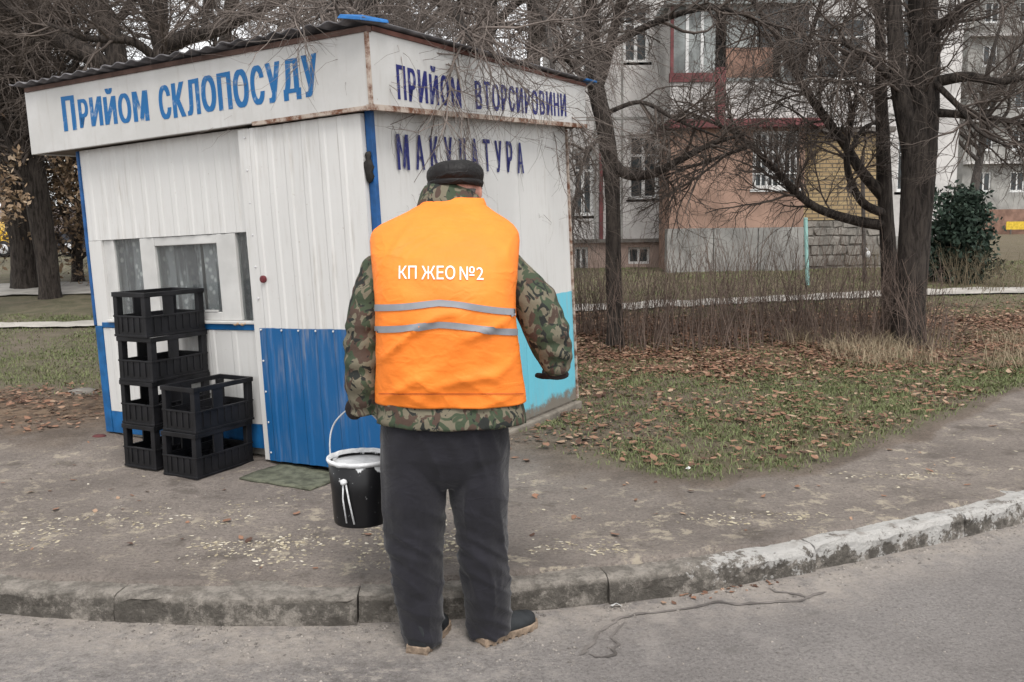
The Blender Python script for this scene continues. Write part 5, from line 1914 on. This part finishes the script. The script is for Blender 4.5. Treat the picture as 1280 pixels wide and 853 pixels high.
for (bx_, by_, spec, lab, sd, nl) in (
        (33, 361, [(28, 300, .23), (20, 230, .30), (8, 130, .32), (-6, 20, .22), (-15, -150, .12)], 'broad dark trunked tree at the far edge of the left lawn', 21, 900),
        (63, 373, [(58, 320, .17), (47, 250, .20), (38, 180, .20), (40, 90, .17), (55, 0, .12), (60, -150, .06)], 'tree with clinging brown leaves beside the broad dark trunk', 22, 2600)):
    g = G(bx_, by_)
    Yt = g.y
    lm = [base(g, [(a, b, Yt, r) for a, b, r in spec], spec[0][2] * 1.0),
          LW([(spec[2][0], spec[2][1], Yt, .10), (spec[2][0] + 40, spec[2][1] - 60, Yt - .3, .07), (spec[2][0] + 75, spec[2][1] - 150, Yt - .5, .03)]),
          LW([(spec[1][0], spec[1][1], Yt, .07), (spec[1][0] - 35, spec[1][1] - 70, Yt - .4, .05), (spec[1][0] - 70, spec[1][1] - 150, Yt - .5, .02)]),
          LW([(spec[2][0], spec[2][1] - 30, Yt, .08), (spec[2][0] - 20, spec[2][1] - 120, Yt - .4, .05), (spec[2][0] - 10, spec[2][1] - 230, Yt - .5, .02)])]
    rt, (A, AR, B, BR, D, DR) = tree('lawn_tree', lab, lm, sd, 150, 1300, 6000, grav=-.05, l1=(.9, 2.6), l2=(.5, 1.3), l3=(.25, .7), r1=(.014, .035), r2=(.007, .013), r3=(.004, .007), tmin=.1)
    rg = np.random.default_rng(sd + 50)
    tips = B[:, -2:].reshape(-1, 3)
    lowz = W(60, 200, Yt).z - g.z
    tips = tips[(tips[:, 2] < lowz)] if sd == 22 else tips
    if len(tips) > 10:
        V, F, r = leaf_cards(rg, tips, .045, nl)
        lo = leaf_obj('leaves', V, F, r, M['dry_leaf'], rt); lo['kind'] = 'stuff'

# a low leafy tree between the lawn and the low building
for (px, py, sd) in ((98, 352, 41),):
    g = G(px, py); Yt = g.y
    lm = [base(g, [(px - 2, 310, Yt, .10), (px + 3, 260, Yt, .09), (px, 200, Yt, .07), (px - 6, 120, Yt, .04)], .11)]
    for (dx, y0, dy) in ((-28, 300, -60), (26, 290, -55), (-24, 260, -70), (30, 250, -60), (-30, 320, -30), (20, 325, -25)):
        lm.append(LW([(px, y0, Yt, .05), (px + dx * .6, y0 + dy * .4, Yt - .3, .035), (px + dx, y0 + dy, Yt - .4, .015)]))
    rt, (A, AR, B, BR, D, DR) = tree('leafy_tree', 'small tree full of brown leaves between the lawn and the low cream building', lm, sd, 120, 900, 3500, l1=(.6, 1.5), l2=(.4, .9), l3=(.25, .6), r1=(.012, .025), r2=(.006, .01), r3=(.004, .006), tmin=.1)
    rg = np.random.default_rng(sd + 50)
    V, F, r = leaf_cards(rg, B[:, -3:].reshape(-1, 3), .05, 5200)
    lo = leaf_obj('leaves', V, F, r, M['dry_leaf'], rt); lo['kind'] = 'stuff'

# backdrop trees far behind the kiosk and the flats
bk = [(300, 20.0, 31, 'thin bare tree far behind the middle of the kiosk'), (420, 24.0, 32, 'bare tree far behind the kiosk corner'), (520, 19.0, 33, 'bare tree behind the right part of the kiosk roof'),
      (20, 26.0, 34, 'bare tree far behind the broad dark trunk on the left'), (660, 16.5, 35, 'bare tree by the white end of the apartment block'), (1215, 30.0, 36, 'bare tree in front of the distant grey block')]
for (px, Yb, sd, lab) in bk:
    g = Vector((W(px, 300, Yb).x, Yb, .4))
    h = 5.5 + (sd % 3) * .8
    rg = random.Random(sd)
    sw = lambda: rg.uniform(-.35, .35)
    main = ([g, g + Vector((sw() * .4, 0, h * .3)), g + Vector((sw(), sw(), h * .65)), g + Vector((sw(), sw(), h)), g + Vector((sw() * 2, sw(), h * 1.4))], [.17, .15, .12, .08, .03])
    lm = [main]
    for k in range(6):
        f = .35 + .1 * k
        p0 = main[0][1].lerp(main[0][3], f)
        a = rg.uniform(0, 6.28)
        d = Vector((math.cos(a), math.sin(a) * .6, .8))
        lm.append(([p0, p0 + d * .8 + Vector((sw(), sw(), 0)), p0 + d * 1.9 + Vector((sw(), sw(), 0)), p0 + d * 3.0], [.07, .055, .035, .012]))
    tree('background_tree', lab, lm, sd, 100, 750, 3200, grav=.0, l1=(.9, 2.2), l2=(.5, 1.2), l3=(.3, .8), r1=(.014, .03), r2=(.007, .012), r3=(.004, .007), mats=('bark2', 'twig'), tmin=.1)

# ------------------------------------------------------------------ shrubs
def shrub(name, label, c, h, ns, spread, seed, group=None, mat='shrub_twig', r=(.003, .006), cat='shrub', lean=.18):
    rg = np.random.default_rng(seed)
    root = thing(name, label, cat, c, 0, group)
    K = 6
    P = np.zeros((ns, K, 3))
    P[:, 0, :2] = rg.normal(size=(ns, 2)) * spread * .35
    P[:, 0, 2] = -.05
    d = np.stack([rg.normal(size=ns) * lean, rg.normal(size=ns) * lean, np.ones(ns)], -1)
    hh = h * (.45 + .55 * rg.random(ns))
    for s in range(1, K):
        d = d + rg.normal(size=(ns, 3)) * .10
        d /= np.linalg.norm(d, axis=-1, keepdims=True)
        P[:, s] = P[:, s - 1] + d * (hh / (K - 1))[:, None]
    R = (r[0] + (r[1] - r[0]) * rg.random(ns))[:, None] * np.linspace(1, .4, K)[None]
    B, BR = grow(rg, P, R, ns * 4, (.12, .40), (.3, .9), (.0015, .003), 4, .2, .03, .3)
    V1, F1 = tubes_np(P, R, 4); V2, F2 = tubes_np(B, BR, 3)
    o = link('stems', np_mesh('stems', np.concatenate([V1, V2]), np.concatenate([F1, F2 + len(V1)])), M[mat], root)
    o['kind'] = 'stuff'
    return root


rs_ = random.Random(4)
for k, px in enumerate((728, 748, 790, 812, 838, 866, 893, 918, 946, 972, 998, 1022, 1048, 1074, 1098, 1158)):
    g = G(px + rs_.uniform(-6, 6), 428 + rs_.uniform(-14, 16))
    shrub('bare_shrub', {728: 'bare twiggy shrub hard against the far corner of the kiosk', 748: 'bare twiggy shrub between the kiosk corner and the slim trunk',
                         1098: 'bare twiggy shrub at the foot of the crooked armed tree', 1158: 'bare twiggy shrub alone on the dark evergreen side of the stout trunk'}.get(px, 'bare twiggy shrub in the dry row between the slim and the stout trunk'), g, rs_.uniform(1.15, 1.75), 46, .5, 100 + k, 'dry shrubs in the row among the trunks')
for k, (px, py, h) in enumerate(((1085, 330, 1.3), (1195, 338, 1.6), (1225, 345, 1.2), (1265, 340, 1.1), (1310, 345, 1.2))):
    g = G(px, py + 20)
    shrub('dry_bush', 'straw coloured dry bush growing along the lawn before the far block', g, h * .6, 36, .5, 140 + k, 'dry bushes before the far block', 'straw')
g = G(1193, 352)
ev = thing('evergreen_shrub', 'dense dark green evergreen shrub beside the stout trunk', 'shrub', g)
rg = np.random.default_rng(77)
sc = 1138 / g.y
cl = []
for k in range(60):
    a = rg.random() * 6.28; zz = rg.random()
    rr_ = (38 / sc) * math.sqrt(rg.random()) * (1 - .45 * zz)
    cl.append((math.cos(a) * rr_, math.sin(a) * rr_, .08 + zz * (95 / sc)))
cl = np.array(cl)
V, F, r = leaf_cards(rg, np.repeat(cl, 3, 0) + rg.normal(size=(180, 3)) * .10, .05, 9000)
lv = leaf_obj('foliage', V, F, r, M['evergreen'], ev); lv['kind'] = 'stuff'
MB().tube([(0, 0, -.1), (.03, 0, .5), (.0, .02, 1.0)], [.05, .04, .02], 8).build('stem', M['bark'], ev)
for k in range(5):
    a = k * 1.3
    MB().tube([(0, 0, .1), (.2 * math.cos(a), .2 * math.sin(a), .6), (.38 * math.cos(a), .38 * math.sin(a), 1.25)], [.02, .015, .006], 6).build('stem', M['twig2'], ev)

# teal post and thin brown pole on the far lawn
g = G(1010, 356)
tp = thing('metal_post', 'thin pale teal post standing on the lawn before the grey wall', 'post', g)
zt = W(1007, 274, g.y)
MB().tube([(0, 0, -.1), (zt.x - g.x, 0, zt.z - g.z)], .034, 12).build('pole', simple('teal_post', (.26, .45, .42), .6, .12, 1), tp)
MB().lathe([(.036, 0), (.04, .004), (.036, .02), (.01, .026)], 12, (zt.x - g.x, 0, zt.z - g.z)).build('post_cap', simple('post_cap', (.3, .45, .43), .6), tp)
g = G(1081, 352)
bp = thing('garden_pole', 'thin brown pole with a white jar hung low, before the stone base', 'pole', g)
zt = W(1078, 195, g.y)
MB().tube([(0, 0, -.1), (zt.x - g.x, 0, zt.z - g.z)], .035, 10).build('pole', M['bark2'], bp)
zj = W(1081, 318, g.y)
MB().lathe([(.015, -.06), (.04, -.05), (.045, 0), (.035, .04), (.02, .06)], 14, (zj.x - g.x + .02, -.1, zj.z - g.z)).build('jar', M['white_frame'], bp, True)
MB().tube([(0, 0, zj.z - g.z + .12), (zj.x - g.x + .02, -.1, zj.z - g.z + .07)], .008, 6).build('hanger', M['bare_steel'], bp)

# ------------------------------------------------------------------ grass, fallen leaves, small debris
rg = np.random.default_rng(5)
KMi = KM.inverted()
Kinv = np.array(KMi)
def inside_kiosk(x, y):
    lx = Kinv[0, 0] * x + Kinv[0, 1] * y + Kinv[0, 3]; ly = Kinv[1, 0] * x + Kinv[1, 1] * y + Kinv[1, 3]
    return (lx > -2.62) & (lx < .05) & (ly > -.07) & (ly < WR + .06)


def scatter(n, x0, x1, y0, y1, dens):
    x = x0 + (x1 - x0) * rg.random(n); y = y0 + (y1 - y0) * rg.random(n)
    inview = (x / y > -.68) & (x / y < .68)
    k = (rg.random(n) < dens(x, y)) & inview & ~inside_kiosk(x, y) & (y > kerb_y(x) + .2)
    return x[k], y[k]


def blades(x, y, h0, h1, wd, name, mat, label, cat):
    n = len(x)
    z = ground_z(x, y) - .005
    a = rg.random(n) * 6.28; h = h0 + (h1 - h0) * rg.random(n) ** 1.5
    dx, dy = np.cos(a), np.sin(a)
    ln = (.3 + 1.1 * rg.random(n)) * h
    b = rg.random(n) * 6.28
    p = np.stack([x, y, z], -1)
    s = np.stack([dx, dy, 0 * dx], -1) * wd[:, None] if isinstance(wd, np.ndarray) else np.stack([dx, dy, 0 * dx], -1) * wd
    t = np.stack([np.cos(b) * ln, np.sin(b) * ln, h], -1)
    m_ = np.stack([np.cos(b) * ln * .3, np.sin(b) * ln * .3, h * .65], -1)
    V = np.stack([p - s, p + s, p + m_ + s * .7, p + m_ - s * .7, p + t], 1)
    i = np.arange(n)[:, None] * 5
    F = np.concatenate([np.concatenate([i, i + 1, i + 2], 1), np.concatenate([i, i + 2, i + 3], 1), np.concatenate([i + 3, i + 2, i + 4], 1)])
    tone = np.clip(.55 * vnoise(x * 1.7, y * 1.7, 60) + .5 * rg.random(n) - .02, 0, 1)
    o = leaf_obj(name, V.reshape(-1, 3), F, np.repeat(tone, 5), mat)
    o['kind'] = 'stuff'; o['label'] = label; o['category'] = cat
    return o


def gd(x, y):
    p, g, l = zones(x, y)
    return g * (.35 + .65 * sstep(.35, .6, vnoise(x * 2.3, y * 2.3, 51)))
xa, ya = scatter(260000, -.5, 7.5, 4.8, 11.5, gd)
xb, yb = scatter(60000, -9, -2.5, 7, 14, gd)
xc, yc = scatter(90000, 0, 14, 11, 21, lambda x, y: gd(x, y) * .9)
x_, y_ = np.concatenate([xa, xb, xc]), np.concatenate([ya, yb, yc])
blades(x_, y_, .010, .045, .0022 + .0003 * y_, 'grass', M['grass'], 'short patchy green and yellowed grass on the lawns', 'grass')
# dry tufts at the footway edge
def td(x, y):
    return ((x > 3.2) & (x < 6.5) & (y > 8.6) & (y < 11.0)) * .6 * (vnoise(x * 1.5, y * 1.5, 70) > .5)
x_, y_ = scatter(14000, 3, 7, 8.4, 11, td)
blades(x_, y_, .06, .26, .003, 'dry_grass', M['straw'], 'straw coloured dry grass tufts around the stout trunk', 'grass')


def leaves(x, y, s0, s1, name, mat, label, lift=.012, curl=1.0):
    n = len(x)
    z = ground_z(x, y) + lift * rg.random(n) * 2
    a = rg.random(n) * 6.28; s = s0 + (s1 - s0) * rg.random(n) ** 2.2
    c, sn = np.cos(a), np.sin(a)
    tx = rg.normal(size=n) * .35; ty = rg.normal(size=n) * .35
    # outline of a broad leaf, folded along the rib and curled at the ends
    sh = np.array([(-1, 0, .25), (-.35, .52, .30), (.30, .46, .22), (1.0, 0, .35), (.30, -.46, .22), (-.35, -.52, .30), (0, 0, 0)])
    V = np.empty((n, 7, 3))
    j = 1 + .35 * rg.normal(size=(n, 7)) * .5
    for k, (u, v, w_) in enumerate(sh):
        uu, vv = u * s * j[:, k], v * s * (.7 + .6 * rg.random(n)) * j[:, k]
        V[:, k, 0] = x + uu * c - vv * sn
        V[:, k, 1] = y + uu * sn + vv * c
        V[:, k, 2] = z + w_ * s * .7 * rg.random(n) * curl + (uu * tx + vv * ty) * .5 * curl + .18 * s * curl
    i = np.arange(n)[:, None] * 7
    tri = [(0, 5, 6), (5, 4, 6), (4, 3, 6), (3, 2, 6), (2, 1, 6), (1, 0, 6)]
    F = np.concatenate([np.concatenate([i + t[0], i + t[1], i + t[2]], 1) for t in tri])
    o = leaf_obj(name, V.reshape(-1, 3), F, np.repeat(np.clip(rg.random(n), 0, 1), 7), mat)
    o['kind'] = 'stuff'; o['label'] = label; o['category'] = 'leaves'
    return o


def ld(x, y):
    p, g, l = zones(x, y)
    b = np.interp(x, GX, GY)
    edge = sstep(b - .05, b + .3, y)
    return np.clip(l * (.25 + .75 * sstep(.35, .55, vnoise(x * 1.4 + 3, y * 1.4, 41))), 0, 1) * edge
xa, ya = scatter(150000, -.3, 8.5, 4.9, 14, ld)
xb, yb = scatter(16000, -8, -2.4, 6, 9.5, lambda x, y: ld(x, y) * .9)
leaves(np.concatenate([xa, xb]), np.concatenate([ya, yb]), .009, .042, 'fallen_leaves', M['leaf'], 'brown fallen leaves strewn under the trees')
# a thin scatter of leaves and pale bits on the footway
def pd(x, y):
    p, g, l = zones(x, y)
    return p * sstep(.50, .62, vnoise(x * 1.6 + 9, y * 1.6, 44)) * .8
def blob(x, y, cx_, cy_, a, b):
    return np.clip(1.15 - ((x - cx_) / a) ** 2 - ((y - cy_) / b) ** 2, 0, 1)
def fd(x, y):
    m_ = np.maximum.reduce([blob(x, y, -1.15, 4.25, 1.0, .55), blob(x, y, -.35, 3.95, .6, .3), blob(x, y, .35, 3.88, .45, .14), blob(x, y, 1.25, 4.30, .5, .12), blob(x, y, 2.4, 5.1, .6, .14), blob(x, y, -2.1, 4.3, .5, .4) * .5])
    return zones(x, y)[0] * np.clip(m_ * sstep(.44, .60, vnoise(x * 5 + 9, y * 5, 44)) + .012, 0, 1)
x_, y_ = scatter(60000, -4, 4.5, 3.6, 6.5, fd)
leaves(x_, y_, .003, .016, 'leaf_crumbs', M['pale_leaf'], 'pale yellowish crumbs of dry leaves trodden into the footway', .0, .4)
x_, y_ = scatter(260, -4, 4.5, 3.7, 6.5, lambda x, y: zones(x, y)[0] * .8)
leaves(x_, y_, .012, .034, 'loose_leaves', M['leaf'], 'loose brown leaves lying on the footway', .002)
# drift of leaves in the gutter
x_ = .60 + .55 * rg.random(32) ** 1; y_ = kerb_y(x_) - .01 - .07 * rg.random(32) ** 2
n_ = len(x_)
gz_old = ground_z
ground_z = lambda x, y: np.full(np.shape(x), -.122)
leaves(x_[x_ < 1.2], y_[x_ < 1.2], 0.008, .022, 'gutter_leaves', M['leaf'], 'small drift of tan leaves in the gutter at the kerb foot', .002)
ground_z = gz_old
# scraps of white litter
for (px, py, s, lab) in ((770, 763, .022, 'white paper scrap in the gutter by a kerb joint'), (860, 590, .014, 'small white scrap on the edge of the lawn patch')):
    if py > 700:
        x, y = RP(px, py); z = road_z(x, y) + .006
    else:
        q = G(px, py); x, y = q.x, q.y; z = float(ground_z(np.array(x), np.array(y))) + .012
    sc_ = MB().add([(-s, -s * .5, 0), (s * .9, -s * .6, .002), (s, s * .5, .008), (0, s * .2, .016), (-s * .9, s * .6, .003)], [(0, 1, 3), (1, 2, 3), (0, 3, 4)]).build('paper_scrap', M['white_frame'])
    sc_.location = (x, y, z); sc_.rotation_euler = (0, 0, px)
    so = sc_.modifiers.new('t', 'SOLIDIFY'); so.thickness = .001
    tag(sc_, lab, 'litter')
# low stones by the left corner of the kiosk
for (px, py, s, lab) in ((104, 492, .10, 'flat grey stone half sunk beside the kiosk corner'), (124, 546, .035, 'small dark red stone by the kiosk skirt')):
    q = G(px, py)
    mb = MB(); R_ = []
    for z_, r_ in ((-.3, .9), (.0, 1.0), (.3, .85), (.45, .4)):
        R_.append([(s * r_ * math.cos(a) * (1.4 + .3 * mnoise.noise(Vector((a, z_, s * 90)))), s * r_ * math.sin(a), s * z_ * (1 + .3 * mnoise.noise(Vector((a * 2, z_, 3))))) for a in np.linspace(0, 2 * math.pi, 14, endpoint=False)])
    o = mb.rings(R_).build('stone', M['stone'] if s > .05 else simple('red_stone', (.09, .03, .03), .9), smooth=True)
    o.location = q
    tag(o, lab, 'stone')


# grit and broken chips lying on the road and the footway
def grit(x, y, z, s0, s1, name, mat, label):
    n = len(x)
    s = s0 + (s1 - s0) * rg.random(n) ** 3
    o8 = np.array([(1, 0, 0), (0, 1, 0), (-1, 0, 0), (0, -1, 0), (0, 0, .55), (0, 0, -.6)])
    V = np.stack([x, y, z], -1)[:, None, :] + o8[None] * s[:, None, None] * (.6 + .8 * rg.random((n, 6, 1)))
    a = rg.random(n) * 6.28
    d = V - np.stack([x, y, z], -1)[:, None, :]
    c, q_ = np.cos(a)[:, None], np.sin(a)[:, None]
    V[:, :, 0] = x[:, None] + d[:, :, 0] * c - d[:, :, 1] * q_; V[:, :, 1] = y[:, None] + d[:, :, 0] * q_ + d[:, :, 1] * c
    F8 = np.array([(0, 1, 4), (1, 2, 4), (2, 3, 4), (3, 0, 4), (1, 0, 5), (2, 1, 5), (3, 2, 5), (0, 3, 5)])
    F = (np.arange(n)[:, None, None] * 6 + F8[None]).reshape(-1, 3)
    o = leaf_obj(name, V.reshape(-1, 3), F, np.repeat(rg.random(n), 6), mat)
    o['kind'] = 'stuff'; o['label'] = label; o['category'] = 'grit'


M['grit'] = leaf_mat('grit_stone', (.12, .108, .098), (.24, .218, .195), (.33, .30, .27))
nn = 14000
x_ = -3.2 + 6.4 * rg.random(nn)
dist = 1.4 * rg.random(nn) ** 1.6
keep = rg.random(nn) < np.where(x_ < .4, 1.0, .22 + .6 * (dist < .12)) * sstep(.35, .6, vnoise(x_ * 3, dist * 3, 88) + .15 * (dist < .15))
x_, dist = x_[keep], dist[keep]
y_ = kerb_y(x_) - .012 - dist
z_ = -.118 - .012 * sstep(0, .28, dist) + (vnoise(x_ * 2.5, y_ * 2.5, 31) - .5) * .014 + (vnoise(x_ * 9, y_ * 9, 32) - .5) * .006
grit(x_, y_, z_ - .0005, .0018, .0095, 'road_grit', M['grit'], 'grey grit and broken chips along the gutter and road')
x_, y_ = scatter(5000, -4, 4.5, 3.5, 6.6, lambda x, y: zones(x, y)[0] * .8)
grit(x_, y_, ground_z(x_, y_), .0015, .007, 'footway_grit', M['grit'], 'fine grit and crumbs of asphalt on the footway')
